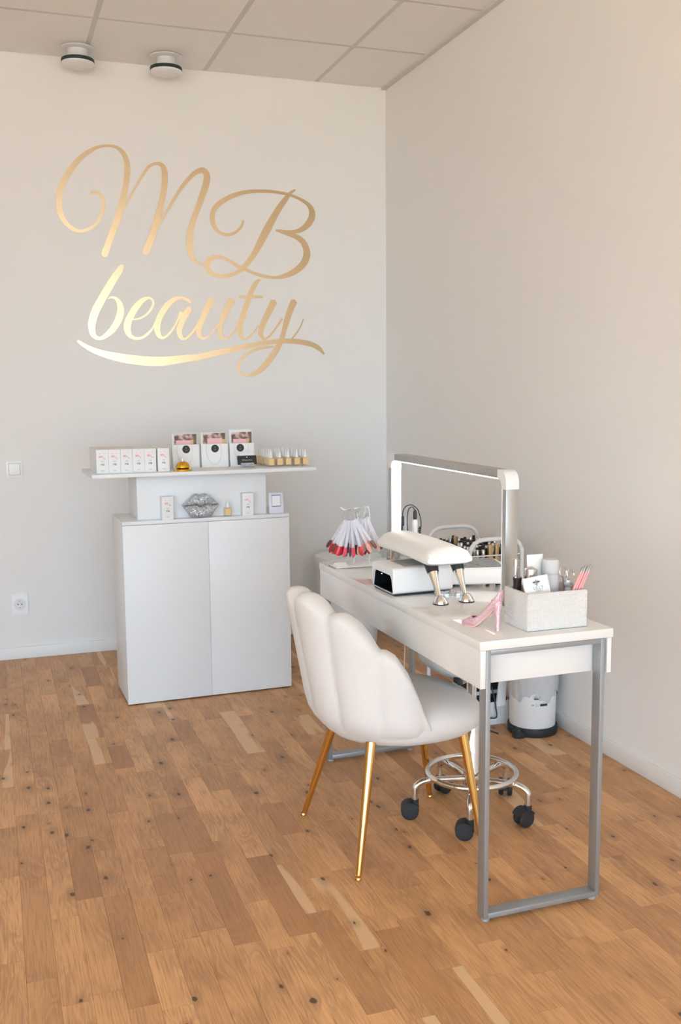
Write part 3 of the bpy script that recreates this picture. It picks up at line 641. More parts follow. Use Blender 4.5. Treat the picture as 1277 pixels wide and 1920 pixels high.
# ------------------------------------------------------------------ manicure desk (local: u across, v along)
DX, DY, DT = -1.006, -3.1154, 0.0124
DWd, DLn, DZ = 0.3875, 1.229, 0.741
def DW(u, v, z=0.0): return (DX+u*math.cos(DT)-v*math.sin(DT), DY+u*math.sin(DT)+v*math.cos(DT), z)
def DU(x, y): a, b_ = x-DX, y-DY; return (a*math.cos(DT)+b_*math.sin(DT), -a*math.sin(DT)+b_*math.cos(DT))
desk = thing('desk', 'glossy white narrow manicure desk on grey steel frames', 'desk', DW(0, 0), DT)
part('tabletop', MB().box(0, DWd, 0, DLn, DZ-0.0235, DZ, b=0.0012), M['gloss'], desk)
AZ0, AZ1 = 0.620, DZ-0.0242
part('front_apron', MB().box(0.003, 0.018, 0.002, DLn-0.002, AZ0, AZ1, b=0.0008), M['gloss'], desk)
part('back_apron', MB().box(DWd-0.016, DWd-0.003, 0.002, DLn-0.002, AZ0+0.004, AZ1, b=0.0008), M['gloss'], desk)
for v in (0.040, DLn-0.056): part('end_panel', MB().box(0.0185, DWd-0.0165, v, v+0.016, AZ0+0.001, AZ1, b=0.0008), M['gloss'], desk)
part('bottom_panel', MB().box(0.0185, DWd-0.0165, 0.057, DLn-0.057, AZ0+0.004, AZ0+0.016), M['gloss'], desk, None)
def frame(v0, v1):
    a0, a1, tk = 0.0185, 0.3645, 0.013
    z1 = DZ-0.0242
    fr = part('leg_frame', MB().box(a0+tk, a1-tk, v0, v1, z1-0.013, z1, b=0.0008), M['steel'], desk)
    part('leg', MB().box(a0, a0+tk, v0, v1, 0.012, z1, b=0.0008), M['steel'], fr)
    part('leg', MB().box(a1-tk, a1, v0, v1, 0.012, z1, b=0.0008), M['steel'], fr)
    part('floor_rail', MB().box(a0+tk, a1-tk, v0, v1, 0.012, 0.026, b=0.0008), M['steel'], fr)
    for u in (a0+0.014, a1-0.014): part('levelling_foot', MB().lathe([(0.010, 0), (0.0115, 0.003), (0.008, 0.008), (0.004, 0.0125)], 20, (u, (v0+v1)/2, 0)), M['foot'], fr)
frame(0.001, 0.036); frame(DLn-0.036, DLn-0.001)

# ------------------------------------------------------------------ scallop-back chair (local: +x is the front)
CHX, CHY, CHR = -1.000, -2.560, 0.030
chair = thing('shell_chair', 'white velvet scallop-back chair on gold legs at the desk', 'chair', (CHX, CHY, 0), CHR)
def lerp_tab(tab, x):
    for (a, b_), (c, d) in zip(tab, tab[1:]):
        if x <= c: t = (x-a)/(c-a) if c > a else 0; t = t*t*(3-2*t); return b_+(d-b_)*t
    return tab[-1][1]
def shell_top(phi):       # phi in degrees from the back centre
    a = abs(phi)
    tb = [(0, 0.748), (3, 0.772), (8, 0.790), (13, 0.793), (19, 0.784), (26, 0.760), (30, 0.738), (33, 0.745), (39, 0.745), (47, 0.722), (54, 0.684), (60, 0.644), (64, 0.644), (71, 0.626), (79, 0.580), (87, 0.508), (94, 0.440), (101, 0.390)]
    for (p, q), (r, t) in zip(tb, tb[1:]):
        if a <= r: return q+(t-q)*(a-p)/(r-p)
    return tb[-1][1]
def shell():
    mb = MB(); NP = 100; rows = []
    CXs = -0.020
    for i in range(NP+1):
        phi = -101+202*i/NP; a = math.radians(phi)
        lobe = abs(math.sin(math.radians(phi*6)))**0.6 if abs(phi) <= 90 else abs(math.sin(math.radians(90*6+(abs(phi)-90)*3)))**0.6
        zt = shell_top(phi); zb = 0.352
        endf = min(1.0, (101-abs(phi))/9.0); endf = math.sqrt(max(0, 1-(1-endf)**2))   # rounded free edge of the wing
        th = 0.052*(0.45+0.55*endf)
        ring = []
        def pt(r_off, z):
            hgt = max(0.0, (z-0.40)/0.38)
            lean_ = 0.060*hgt*max(0, math.cos(a))**1.2 + 0.012*hgt
            under = max(0.0, (0.44-z)/0.09); R = 1-0.26*under**2.2
            rx, ry = 0.232*R+lean_+r_off, 0.236*R+lean_*0.4+r_off
            return (CXs-rx*math.cos(a), -ry*math.sin(a), z)
        NO = 16
        for k in range(NO+1):            # outer face upwards
            t = k/NO; z = zb+(zt-0.026-zb)*t
            puff = 0.014*lobe*min(1, t*3.0+0.15)
            ring.append(pt(puff, z))
        for k in range(1, 8):            # over the padded rim
            q = PI*k/8; ring.append(pt(-th/2+(th/2+0.014*lobe)*math.cos(q), zt-0.026+0.026*math.sin(q)))
        for k in range(NO+1):            # inner face downwards
            t = 1-k/NO; z = zb+0.012+(zt-0.026-zb-0.012)*t
            ring.append(pt(-th-0.008*lobe*min(1, t*2), z))
        rows.append(ring)
    mb.rings(rows)
    return mb
part('backrest', shell(), M['velvet'], chair, 80)
def cushion():
    mb = MB(); seg = 48; rr = []
    prof = [(0.02, 0.352), (0.60, 0.350), (0.86, 0.357), (0.965, 0.376), (1.0, 0.400), (0.995, 0.418), (0.955, 0.437), (0.86, 0.454), (0.66, 0.468), (0.35, 0.475), (0.02, 0.477)]
    for s, z in prof:
        ring = []
        for j in range(seg):
            t = 2*PI*j/seg; c, s_ = math.cos(t), math.sin(t); e = 2/2.5
            x = math.copysign(abs(c)**e, c); y = math.copysign(abs(s_)**e, s_)
            drop = 0.016*max(0, x)**2*s if z > 0.41 else 0
            ring.append((0.030+x*0.222*s, y*(0.232-0.012*x)*s, z-drop))
        rr.append(ring)
    return mb.rings(rr)
part('seat', cushion(), M['velvet'], chair, 70)
def c2l(x, y): a, b_ = x-CHX, y-CHY; return (a*math.cos(CHR)+b_*math.sin(CHR), -a*math.sin(CHR)+b_*math.cos(CHR))
for (fx, fy), (tx, ty) in (((-1.2256, -2.3254), (-1.135, -2.415)), ((-1.2084, -2.7882), (-1.140, -2.715)), ((-0.7856, -2.3359), (-0.860, -2.415)), ((-0.806, -2.768), (-0.850, -2.705))):
    f = c2l(fx, fy); t = c2l(tx, ty); F = Vector((*f, 0)); Tp = Vector((*t, 0.368)); dr = (Tp-F).normalized()
    lg = part('leg', MB().tube([F+dr*0.014, Tp], [0.0085, 0.0150], 20), M['gold'], chair)
    part('tip', MB().lathe([(0.0075, 0), (0.0095, 0.002), (0.0095, 0.006), (0.0075, 0.010), (0.0085, 0.013), (0.0085, 0.016)], 18, (f[0], f[1], 0)), M['gold'], lg)
    part('glide', MB().lathe([(0.0065, 0.0), (0.0065, 0.0016)], 16, (f[0], f[1], 0)), M['black'], lg)

# ------------------------------------------------------------------ rolling stool under the desk
SX, SY = -0.714, -2.500
stool = thing('rolling_stool', 'white rolling stool with chrome five-caster base under the desk', 'stool', (SX, SY, 0), 0)
part('seat_cushion', MB().lathe([(0.05, 0.456), (0.09, 0.463), (0.14, 0.490), (0.168, 0.515), (0.174, 0.532), (0.170, 0.551), (0.150, 0.565), (0.08, 0.575), (0.002, 0.577)], 40), M['leather'], stool, 60)
part('gas_lift', MB().lathe([(0.0135, 0.20), (0.0135, 0.458)], 24), M['chrome'], stool)
part('column', MB().lathe([(0.018, 0.09), (0.027, 0.10), (0.027, 0.15), (0.0235, 0.155), (0.0235, 0.34), (0.020, 0.345)], 28), M['chrome'], stool)
lv = part('lever', MB().tube([(0, 0, 0.450), (-0.06, -0.055, 0.455), (-0.085, -0.078, 0.462)], 0.004, 8), M['chrome'], stool)
part('lever_grip', MB().tube([(-0.070, -0.064, 0.458), (-0.074, -0.068, 0.461), (-0.080, -0.073, 0.465), (-0.100, -0.090, 0.480), (-0.103, -0.093, 0.482)], [0.005, 0.007, 0.0105, 0.0105, 0.006], 12), M['black'], lv)
part('foot_ring', MB().tube([(0.141*math.cos(2*PI*k/48), 0.141*math.sin(2*PI*k/48), 0.141) for k in range(48)], 0.0095, 12, close=True), M['chrome'], stool)
for k in range(5):
    a = math.radians(26+72*k); ca, sa = math.cos(a), math.sin(a); R = 0.186
    arm = smooth_pts([(0.02*ca, 0.02*sa, 0.119), (0.10*ca, 0.10*sa, 0.123), (0.150*ca, 0.150*sa, 0.122), (0.176*ca, 0.176*sa, 0.112), (R*ca, R*sa, 0.096), (R*ca, R*sa, 0.060)], 5)
    ar = part('arm', MB().tube(arm, 0.0105, 12), M['chrome'], stool)
    # caster: stem, hood, twin wheels, trailing
    b_ = (2.75, 2.6, 3.3, 1.0, 0.3)[(k+3) % 5]; dx, dy = math.cos(b_)*0.016, math.sin(b_)*0.016
    cx, cy = R*ca+dx, R*sa+dy; nx, ny = -math.sin(b_), math.cos(b_)
    cs = part('caster', MB().cyl((R*ca, R*sa, 0.030), (R*ca, R*sa, 0.064), 0.013, 0.012, 14), M['rubber'], stool)
    hood = MB(); hn = []
    for w in (-0.006, 0.006):
        hn.append([(cx+nx*w+math.cos(b_)*0.029*math.cos(q), cy+ny*w+math.sin(b_)*0.029*math.cos(q), 0.0275+0.029*math.sin(q)) for q in [math.radians(d) for d in range(-10, 200, 15)]])
    hood.rings(hn)
    wd = []
    for w in (-0.022, 0.022):
        wd.append([(cx+nx*w+math.cos(b_)*0.0305*math.cos(q), cy+ny*w+math.sin(b_)*0.0305*math.cos(q), 0.0275+0.0305*math.sin(q)) for q in [math.radians(d) for d in range(20, 170, 15)]])
    hood.rings(wd)
    part('hood', hood, M['rubber'], cs, 40)
    for sgn in (-1, 1):
        rr = []
        for off, r in ((0.007, 0.020), (0.007, 0.0255), (0.010, 0.0275), (0.018, 0.0275), (0.0215, 0.0245), (0.0225, 0.018), (0.0225, 0.004)):
            rr.append([(cx+sgn*nx*off+math.cos(b_)*r*math.cos(2*PI*j/20), cy+sgn*ny*off+math.sin(b_)*r*math.cos(2*PI*j/20), 0.0275+r*math.sin(2*PI*j/20)) for j in range(20)])
        part('wheel', MB().rings(rr), M['rubber'], cs, 40)

# ------------------------------------------------------------------ arch lamp on the desk
lu, _ = DU(-0.730, -2.3)
lamp = thing('desk_lamp', 'arch-shaped LED desk lamp of brushed aluminium on the manicure desk', 'lamp', (-0.730, -2.770, DZ), 0)
LH, LL, LWd, LTh = 0.387, 0.884, 0.039, 0.024
hw = LWd/2
part('base', MB().box(-0.028, 0.028, -0.004, 0.050, 0, 0.005, b=0.001), M['alu'], lamp)
part('base', MB().box(-0.028, 0.028, LL-0.050, LL+0.004, 0, 0.005, b=0.001), M['alu'], lamp)
part('post', MB().box(-hw, hw, 0, LTh, 0.005, LH-0.052, b=0.0015), M['alu'], lamp)
pf = part('post', MB().box(-hw, hw, LL-LTh, LL, 0.005, LH-0.052, b=0.0015), M['alu'], lamp)
pb = part('crossbar', MB().box(-hw, hw, 0.050, LL-0.050, LH-LTh, LH, b=0.0015), M['alu'], lamp)
part('led_strip', MB().box(-hw+0.002, hw-0.002, LL-LTh-0.003, LL-LTh-0.0002, 0.01, LH-0.053), M['led'], pf, None)
part('led_strip', MB().box(-hw+0.002, hw-0.002, LTh+0.0002, LTh+0.003, 0.01, LH-0.053), M['led'], lamp.children[2], None)
part('led_strip', MB().box(-hw+0.002, hw-0.002, 0.055, LL-0.055, LH-LTh-0.003, LH-LTh-0.0002), M['led'], pb, None)
for sgn, y0 in ((1, 0.0), (-1, LL)):
    cr = 0.036; outl = [(y0-sgn*0.0012, LH-0.053)]
    for k in range(9): q = PI/2*k/8; outl.append((y0-sgn*0.0012+sgn*(cr-cr*math.cos(q)), LH+0.0012-cr+cr*math.sin(q)))
    outl += [(y0+sgn*0.051, LH+0.0012), (y0+sgn*0.051, LH-LTh-0.0012), (y0+sgn*0.046, LH-LTh-0.0012)]
    for k in range(5): q = PI/2*k/4; outl.append((y0+sgn*(0.046-0.0205*math.sin(q)), LH-LTh-0.0012-0.020*(1-math.cos(q))))
    outl += [(y0+sgn*(LTh+0.0012), LH-0.053)]
    part('corner_joint', MB().prism(outl, 'x', -hw-0.0012, hw+0.0012), M['wplastic'], lamp, 35)

# ------------------------------------------------------------------ nail dryer
uv = thing('nail_dryer', 'white nail curing lamp with arched black opening on the desk', 'nail dryer', (-1.000, -2.5415, DZ+0.001), 0.02)
UL, UDp, UH = 0.200, 0.172, 0.083
def outline(w, h, r, n=6, z0=0.004): return [(p[0], p[1]) for p in rrect(w, h, r, n, UDp/2, z0+h/2)]
outer = outline(UDp, UH-0.004, 0.014)
N_ = len(outer)
def arch(p, s=1.0):
    cy, cz, aw, ah = UDp/2, 0.007, 0.081, 0.066
    a = math.atan2(p[1]-cz-0.010, p[0]-cy)
    if a <= 0.0: return (cy+max(-aw, min(aw, (p[0]-cy)*0.90)), cz)
    c, q = math.cos(a), math.sin(a); k = 1.0/max(abs(c/aw)**2.6+abs(q/ah)**2.6, 1e-9)**(1/2.6)
    return (cy+c*k, cz+q*k)
inner = [arch(p) for p in outer]
def R3(pts, x): return [(x, p[0], p[1]) for p in pts]
def sh(pts, k): return [(UDp/2+(p[0]-UDp/2)*k, 0.0435+(p[1]-0.0435)*k) for p in pts]
body = MB().rings([R3(inner, 0.006), R3(inner, 0.0), R3(sh(outer, 0.965), 0.0), R3(outer, 0.004), R3(outer, UL-0.006), R3(sh(outer, 0.95), UL), R3(sh(outer, 0.05), UL)], cap=False)
part('body', body, M['wplastic'], uv, 35)
part('cavity', MB().rings([R3(inner, 0.0058), R3(inner, UL-0.03), R3(sh(inner, 0.02), UL-0.03)], cap=False), M['cavity'], uv, 35)
for k, (x, y, z) in enumerate(((0.03, 0.05, 0.056), (0.03, 0.10, 0.060), (0.06, 0.07, 0.062), (0.06, 0.12, 0.054), (0.09, 0.09, 0.06), (0.02, 0.135, 0.045))): part('led_bulb', MB().lathe([(0.0035, 0.003), (0.004, 0), (0.001, -0.002)], 10, (x, y, z)), M['chrome'], uv)
part('top_plate', MB().box(0.05, 0.15, 0.03, 0.14, UH-0.0002, UH+0.0012, b=0.0005), M['mesh'], uv)
part('sole', MB().box(0.006, UL-0.006, 0.004, UDp-0.004, 0, 0.0045), M['rubber'], uv, None)

# ------------------------------------------------------------------ hand rest pad with chrome legs
pad = thing('hand_rest', 'white padded hand rest on flared chrome legs', 'hand rest', (-0.868, -2.668, DZ), 0.0)
PL, PWd = 0.405, 0.148
def pad_mesh():
    mb = MB(); rr = []; n = 40
    for i in range(25):
        t = i/24; y = 0.012+t*PL-0.0; e = min(t, 1-t)*PL; q = min(1, e/0.020); f = 0.55+0.45*math.sqrt(max(0, 1-(1-q)**2))
        ring = []
        for j in range(n):
            a = 2*PI*j/n; c, s = math.cos(a), math.sin(a)
            x = math.copysign(abs(c)**(0.74 if s > 0 else 0.62), c)*PWd/2*(0.93+0.07*f); zz = math.copysign(abs(s)**(0.92 if s > 0 else 0.45), s)
            z = 0.121+(zz*0.036 if s > 0 else zz*0.017)*f
            ring.append((x, y, z+0.004*math.sin(PI*t)))
        rr.append(ring)
    return mb.rings(rr)
part('cushion', pad_mesh(), M['leather'], pad, 60)
for x0, y0, ty in ((-0.0427, -0.016, 0.055), (0.0422, -0.012, 0.060), (-0.0427, PL-0.045, PL-0.09), (0.0422, PL-0.045, PL-0.09)):
    Ft = Vector((x0, y0, 0)); Tp = Vector((x0*1.0, ty, 0.1085)); r_ = [0.0075, 0.0085, 0.0125, 0.0185, 0.0205]
    pts = [Ft.lerp(Tp, s)+Vector((0, 0, 0.0)) for s in (0.14, 0.35, 0.62, 0.85, 1.0)]
    lg = part('leg', MB().tube(pts, r_, 20), M['chrome'], pad)
    part('foot', MB().lathe([(0.0222, 0.002), (0.0222, 0.006), (0.014, 0.021), (0.009, 0.025)], 28, (x0, y0, 0)), M['chrome'], lg)
    part('foot_gasket', MB().lathe([(0.0228, 0.0), (0.0230, 0.0025), (0.0222, 0.0035)], 28, (x0, y0, 0)), M['rubber'], lg)
    if y0 < 0: part('black_band', MB().tube([Ft.lerp(Tp, 0.76), Ft.lerp(Tp, 0.99)], [0.0172, 0.0212], 20), M['black'], lg)

# ------------------------------------------------------------------ dust collector
dc = thing('dust_collector', 'white nail dust collector with grey mesh top on the desk', 'dust collector', (-0.905, -2.478, DZ), -0.33*0)
DCW, DCD, DCH = 0.292, 0.225, 0.058
dc.location = (-0.800, -2.476, DZ); dc.rotation_euler = (0, 0, -0.26)
DCW, DCD, DCH = 0.205, 0.185, 0.058
dout = []
for p in rrect(DCW, DCD, 0.030, 6, DCW/2, DCD/2): dout.append(p)
part('housing', MB().rings([[(DCW/2+(p[0]-DCW/2)*k, DCD/2+(p[1]-DCD/2)*k, z) for p in dout] for k, z in ((0.96, 0.009), (1.0, 0.013), (1.0, DCH-0.004), (0.975, DCH))]), M['wplastic'], dc, 35)
part('filter_frame', MB().rings([[(DCW/2+(p[0]-DCW/2)*k, DCD/2+(p[1]-DCD/2)*k, z) for p in dout] for k, z in ((0.93, DCH-0.001), (0.93, DCH+0.003), (0.87, DCH+0.003), (0.87, DCH+0.001))]), M['wplastic'], dc, 35)
mesh_f = MB()
for k in range(17):
    y = 0.018+k*0.0093
    w_ = [(0.016+0.004*j if j < 99 else 0, y+0.0022*math.sin(j*1.3+k), DCH+0.004+0.010*math.sin(PI*(j+0.5)/43)*math.sin(PI*(k+0.5)/17)+0.0012*math.sin(j*1.3+k*2)) for j in range(44)]
    mesh_f.tube(w_, 0.0016, 5)
mesh_f.add([(0.014, 0.012, DCH+0.002), (DCW-0.014, 0.012, DCH+0.002), (DCW-0.014, DCD-0.012, DCH+0.002), (0.014, DCD-0.012, DCH+0.002)], [(0, 1, 2, 3)])
part('filter_mesh', mesh_f, M['mesh'], dc, 60)
part('display', MB().add([(0.0005+0.030-0.030*math.cos(q)-0.0006, 0.030-0.030*math.sin(q)-0.0006, z) for z in (0.020, 0.046) for q in (0.35, 0.6, 0.85, 1.1)], [(k, k+1, k+5, k+4) for k in range(3)]), M['bluebox'], dc, 60, label='pale blue control panel')
dt = MB()
for q in (0.45, 0.7, 0.95):
    for z in (0.025, 0.033, 0.041): dt.lathe([(0.002, -0.002), (0.0026, 0.0), (0.002, 0.002)], 8, (0.030-0.0306*math.cos(q), 0.030-0.0306*math.sin(q), z))
part('buttons', dt, M['bluedot'], dc)
for x in (0.03, DCW-0.03):
    for y in (0.03, DCD-0.03): part('foot', MB().cyl((x, y, 0), (x, y, 0.010), 0.007), M['rubber'], dc)
fo = MB(); fr_ = random.Random(4); gv = []
for j in range(7):
    for i in range(10): gv.append((i*0.009-0.04+fr_.uniform(-0.002, 0.002), j*0.007-0.02+fr_.uniform(-0.002, 0.002), 0.006+0.010*fr_.random()*math.sin(PI*(i+0.5)/10)*math.sin(PI*(j+0.5)/7)))
gv += [(p[0], p[1], 0.0003) for p in gv]
gf = [(j*10+i, j*10+i+1, j*10+i+11, j*10+i+10) for j in range(6) for i in range(9)]
gf += [tuple(70+q for q in f[::-1]) for f in gf]
bd = [i for i in range(10)]+[10*j+9 for j in range(1, 7)]+[60+i for i in range(8, -1, -1)]+[10*j for j in range(5, 0, -1)]
gf += [(bd[k], bd[(k+1) % len(bd)], 70+bd[(k+1) % len(bd)], 70+bd[k]) for k in range(len(bd))]
tag(part('foil_packet', fo.add(gv, gf), M['foil'], None, 25, (-0.835, -2.572, DZ), (0, 0, -0.3)), 'crumpled silver foil packet behind the chrome hand rest legs', 'packet')

# ------------------------------------------------------------------ swatch rack
rack = thing('swatch_rack', 'white wire rack holding nail colour swatches at the far desk end', 'rack', (-0.93, -2.00, DZ), 0.0)
part('base_plate', MB().box(-0.075, 0.085, -0.030, 0.055, 0, 0.003, b=0.001), M['wpaint'], rack)
part('label_fold', MB().prism([(-0.030, 0.003), (-0.005, 0.017), (0.010, 0.003)], 'x', -0.072, -0.030), M['paper'], rack, None)
part('wire', MB().tube(smooth_pts([(0.070, 0.03, 0.002), (0.075, 0.03, 0.12), (0.070, 0.03, 0.195), (0.055, 0.02, 0.204), (0.0, 0.0, 0.2025), (-0.034, -0.005, 0.2015), (-0.050, -0.006, 0.212)], 6), 0.0024, 8), M['wpaint'], rack)
part('wire', MB().tube(smooth_pts([(0.010, 0.03, 0.002), (0.035, 0.028, 0.10), (0.052, 0.022, 0.19), (0.055, 0.02, 0.202)], 6), 0.0022, 8), M['wpaint'], rack)
stick_me = MB().rings([[(w*x_, y_, z) for x_, y_ in ((-1, -0.0007), (1, -0.0007), (1, 0.0007), (-1, 0.0007))] for w, z in ((0.0030, 0.0), (0.0055, -0.006), (0.0052, -0.04), (0.0036, -0.098))]).mesh('stick')
tip_me = MB().rings([[(w*x_, y_, z) for x_, y_ in ((-1, -0.0006), (0, -0.0016), (1, -0.0006), (1, 0.0008), (-1, 0.0008))] for w, z in ((0.0038, -0.095), (0.0064, -0.102), (0.0068, -0.114), (0.0052, -0.124), (0.0018, -0.129))]).mesh('nail_tip', 60)
def swatches(label, loc, n, colors, spread, rz, seed):
    t = thing('swatch_ring', label, 'nail swatches', loc, rz, 'nail swatch rings on the rack')
    for dx_ in (-0.006, 0.006):
        part('ring', MB().tube([(dx_*1.2+0.0215*math.cos(2*PI*k/32), dx_*0.6, -0.0205+0.0215*math.sin(2*PI*k/32)) for k in range(32)], 0.0011, 6, close=True), M['silvercap'], t)
    q = random.Random(seed)
    for k in range(n):
        s = k/(n-1)*2-1; a = s*spread
        st = link('swatch', stick_me, M['stick'], t, (s*0.019, (k % 5-2)*0.0032, -0.039+0.006*s*s), (q.uniform(-0.10, 0.10), -a+q.uniform(-0.02, 0.02), q.uniform(-0.75, 0.75)))
        me = tip_me.copy(); me.materials.append(NAIL[colors[k % len(colors)]]); link('nail_tip', me, None, st)
swatches('front ring of clear nail swatches with red, pink and grey tips', (-0.945, -2.013, DZ+0.2025), 30, ['brown', 'brown', 'crimson', 'red', 'red', 'coral', 'rose', 'red', 'red', 'crimson', 'hotpink', 'hotpink', 'grey', 'grey', 'grey', 'hotpink', 'coral', 'nude', 'cream', 'red', 'crimson', 'red', 'plum', 'rose', 'nude', 'nude', 'rose', 'coral', 'coral', 'brown'], 0.62, 0.0, 2)
swatches('rear ring of clear nail swatches with brown and nude tips', (-0.893, -1.992, DZ+0.2045), 24, ['plum', 'plum', 'brown', 'red', 'rose', 'nude', 'plum', 'brown', 'rose', 'nude', 'brown', 'brown'], 0.42, 0.1, 3)
fan = random.Random(9)
tag(part('tip_card', MB().box(-0.03, 0.03, -0.012, 0.012, 0, 0.012, b=0.002), M['yellowpaper'], None, 40, (-0.845, -2.200, DZ), (0, 0, 0.2)), 'small tan card pack behind the hand rest pad', 'card')

# nail drill with holder and cord, hanging plug
hd = thing('nail_drill', 'white nail drill handpiece standing behind the hand rest', 'nail drill', (-0.738, -2.100, DZ))
part('holder', MB().lathe([(0.030, 0), (0.030, 0.006), (0.014, 0.012), (0.013, 0.060)], 24), M['wplastic'], hd)
part('handpiece', MB().lathe([(0.006, 0.055), (0.0095, 0.075), (0.010, 0.160), (0.008, 0.168)], 20), M['wplastic'], hd)
part('strain_relief', MB().lathe([(0.0065, 0.167), (0.006, 0.195), (0.0035, 0.201)], 14), M['cord'], hd)
cp = smooth_pts([(0.0, 0.0, 0.200), (-0.010, 0.0, 0.212), (-0.022, 0.004, 0.203), (-0.026, 0.008, 0.165), (-0.020, 0.012, 0.12), (0.0, 0.014, 0.08), (0.02, 0.012, 0.11), (0.026, 0.006, 0.15), (0.016, 0.002, 0.19), (0.006, 0.0, 0.207), (-0.010, 0.006, 0.218), (-0.030, 0.008, 0.214), (-0.042, 0.008, 0.196), (-0.0425, 0.008, 0.17)], 8)
part('cord', MB().tube(cp, 0.0017, 7), M['cord'], hd)
part('jack', MB().lathe([(0.0035, 0.180), (0.0048, 0.176), (0.0048, 0.150), (0.003, 0.146)], 12, (-0.0425, 0.008, 0)), M['cord'], hd)
cl = MB().tube([(0.020+0.006*math.cos(k*0.9), 0.010+0.006*math.sin(k*0.9), 0.10+0.0009*k) for k in range(44)], 0.0016, 6)
part('coiled_cord', cl, M['cord'], hd)
plug = thing('power_plug', 'black plug in the right wall socket', 'plug', (-0.0135, -0.25, 0.605), -PI/2)
part('plug_body', MB().tube([(0, 0.0, 0), (0, -0.006, 0), (0, -0.022, 0), (0, -0.034, -0.004)], [0.0190, 0.0195, 0.0170, 0.010], 24), M['black'], plug)
part('cord', MB().tube(smooth_pts([(0, -0.030, -0.003), (0, -0.045, -0.03), (0.002, -0.03, -0.15), (0.004, -0.02, -0.40), (0.01, -0.04, -0.59)], 6), 0.0032, 8), M['cord'], plug)

# ------------------------------------------------------------------ rhinestone box and what stands in it
RBX0, RBX1, RBY0, RBY1, RBH = -0.8505, -0.6690, -3.0715, -2.945, 0.098
rbx = thing('rhinestone_box', 'open storage box covered in rows of sparkling rhinestones on the desk', 'box', (RBX0, RBY0, DZ), 0.0)
W_, D_ = RBX1-RBX0, RBY1-RBY0
wl = MB()
for b_ in ((0.003, W_-0.003, 0.003, 0.006), (0.003, W_-0.003, D_-0.006, D_-0.003), (0.003, 0.006, 0.006, D_-0.006), (W_-0.006, W_-0.003, 0.006, D_-0.006)): wl.box(*b_, 0.0, RBH)
wl.box(0.003, W_-0.003, 0.003, D_-0.003, 0, 0.003)
part('walls', wl, M['boxcore'], rbx, None)
ln_ = MB()
for b_ in ((0.0061, W_-0.0061, 0.0061, 0.0068), (0.0061, W_-0.0061, D_-0.0068, D_-0.0061), (0.0061, 0.0068, 0.0069, D_-0.0069), (W_-0.0068, W_-0.0061, 0.0069, D_-0.0069)): ln_.box(*b_, 0.003, RBH+0.0006)
part('lining', ln_, M['boxin'], rbx, None)
st = MB(); qs = random.Random(8); ROWS = 24; dz = (RBH)/ROWS
def stone(c, nrm, tg, r):
    c, nrm, tg = Vector(c), Vector(nrm), Vector(tg); upv = Vector((0, 0, 1)); j = qs.uniform(-0.25, 0.25)
    upv = upv*0.86
    apex = c+nrm*r*0.8+tg*j*r+upv*qs.uniform(-0.25, 0.25)*r
    st.add([c-tg*r-upv*r*0.2, c-upv*r, c+tg*r-upv*r*0.2, c+tg*r*0.9+upv*r*0.5, c+upv*r, c-tg*r*0.9+upv*r*0.5, apex], [(k, (k+1) % 6, 6) for k in range(6)])
for k in range(ROWS):
    z = dz*(k+0.5)
    for (o, tg, nrm, ln) in (((0.003, 0.003), (1, 0, 0), (0, -1, 0), W_-0.006), ((0.003, D_-0.003), (0, -1, 0), (-1, 0, 0), D_-0.006), ((W_-0.003, 0.003), (0, 1, 0), (1, 0, 0), D_-0.006), ((W_-0.003, D_-0.003), (-1, 0, 0), (0, 1, 0), W_-0.006)):
        n = int(ln/0.0043)
        for i in range(n):
            s = (i+0.5)/n*ln; stone((o[0]+tg[0]*s, o[1]+tg[1]*s, z), nrm, tg, 0.0021)
o = part('rhinestones', st, M['crystal'], rbx, None); o['kind'] = 'stuff'

def inbox(name, label, cat, x, y, z=0.004, rz=0): return thing(name, label, cat, (x, y, DZ+z), rz)
tb = inbox('cream_tube', 'white flat-topped cream tube standing in the rhinestone box', 'tube', -0.772, -2.972)
part('tube_body', MB().rings([[(w*math.cos(2*PI*j/20), d*math.sin(2*PI*j/20), z) for j in range(20)] for w, d, z in ((0.017, 0.017, 0.028), (0.018, 0.017, 0.05), (0.0215, 0.012, 0.11), (0.0245, 0.002, 0.165), (0.0245, 0.001, 0.178))]), M['wplastic'], tb)
part('tube_cap', MB().lathe([(0.015, 0), (0.0155, 0.002), (0.0155, 0.028)], 20), M['wplastic'], tb)
cj = inbox('crystal_jar', 'ribbed crystal topped jar in the rhinestone box', 'jar', -0.800, -3.000)
part('jar_body', MB().lathe([(0.014, 0), (0.015, 0.004), (0.015, 0.085), (0.012, 0.09)], 20), M['frost'], cj)
part('ribbed_lid', MB().lathe([(0.0165+0.0012*(k % 2), 0.090+0.004*k) for k in range(15)]+[(0.004, 0.152)], 24), M['silvercap'], cj)
sl = inbox('silver_vial', 'slim silver-capped vial at the back of the rhinestone box', 'vial', -0.826, -2.966)
part('vial_body', MB().lathe([(0.008, 0), (0.0085, 0.003), (0.0085, 0.075)], 16), M['darkglass'], sl)
part('vial_cap', MB().lathe([(0.0065, 0.075), (0.0065, 0.125), (0.0068, 0.168), (0.005, 0.170)], 16), M['silvercap'], sl)
db = inbox('dark_bottle', 'dark glass bottle leaning at the left of the rhinestone box', 'bottle', -0.834, -2.990)
part('bottle_body', MB().lathe([(0.0105, 0), (0.011, 0.003), (0.011, 0.115), (0.012, 0.118), (0.012, 0.124)], 16), M['darkglass'], db)
pb_ = inbox('pump_bottle', 'frosted pump bottle with clear lid in the rhinestone box', 'bottle', -0.738, -2.996)
part('bottle_body', MB().lathe([(0.0205, 0), (0.021, 0.004), (0.021, 0.126), (0.019, 0.130)], 28), M['frost'], pb_)
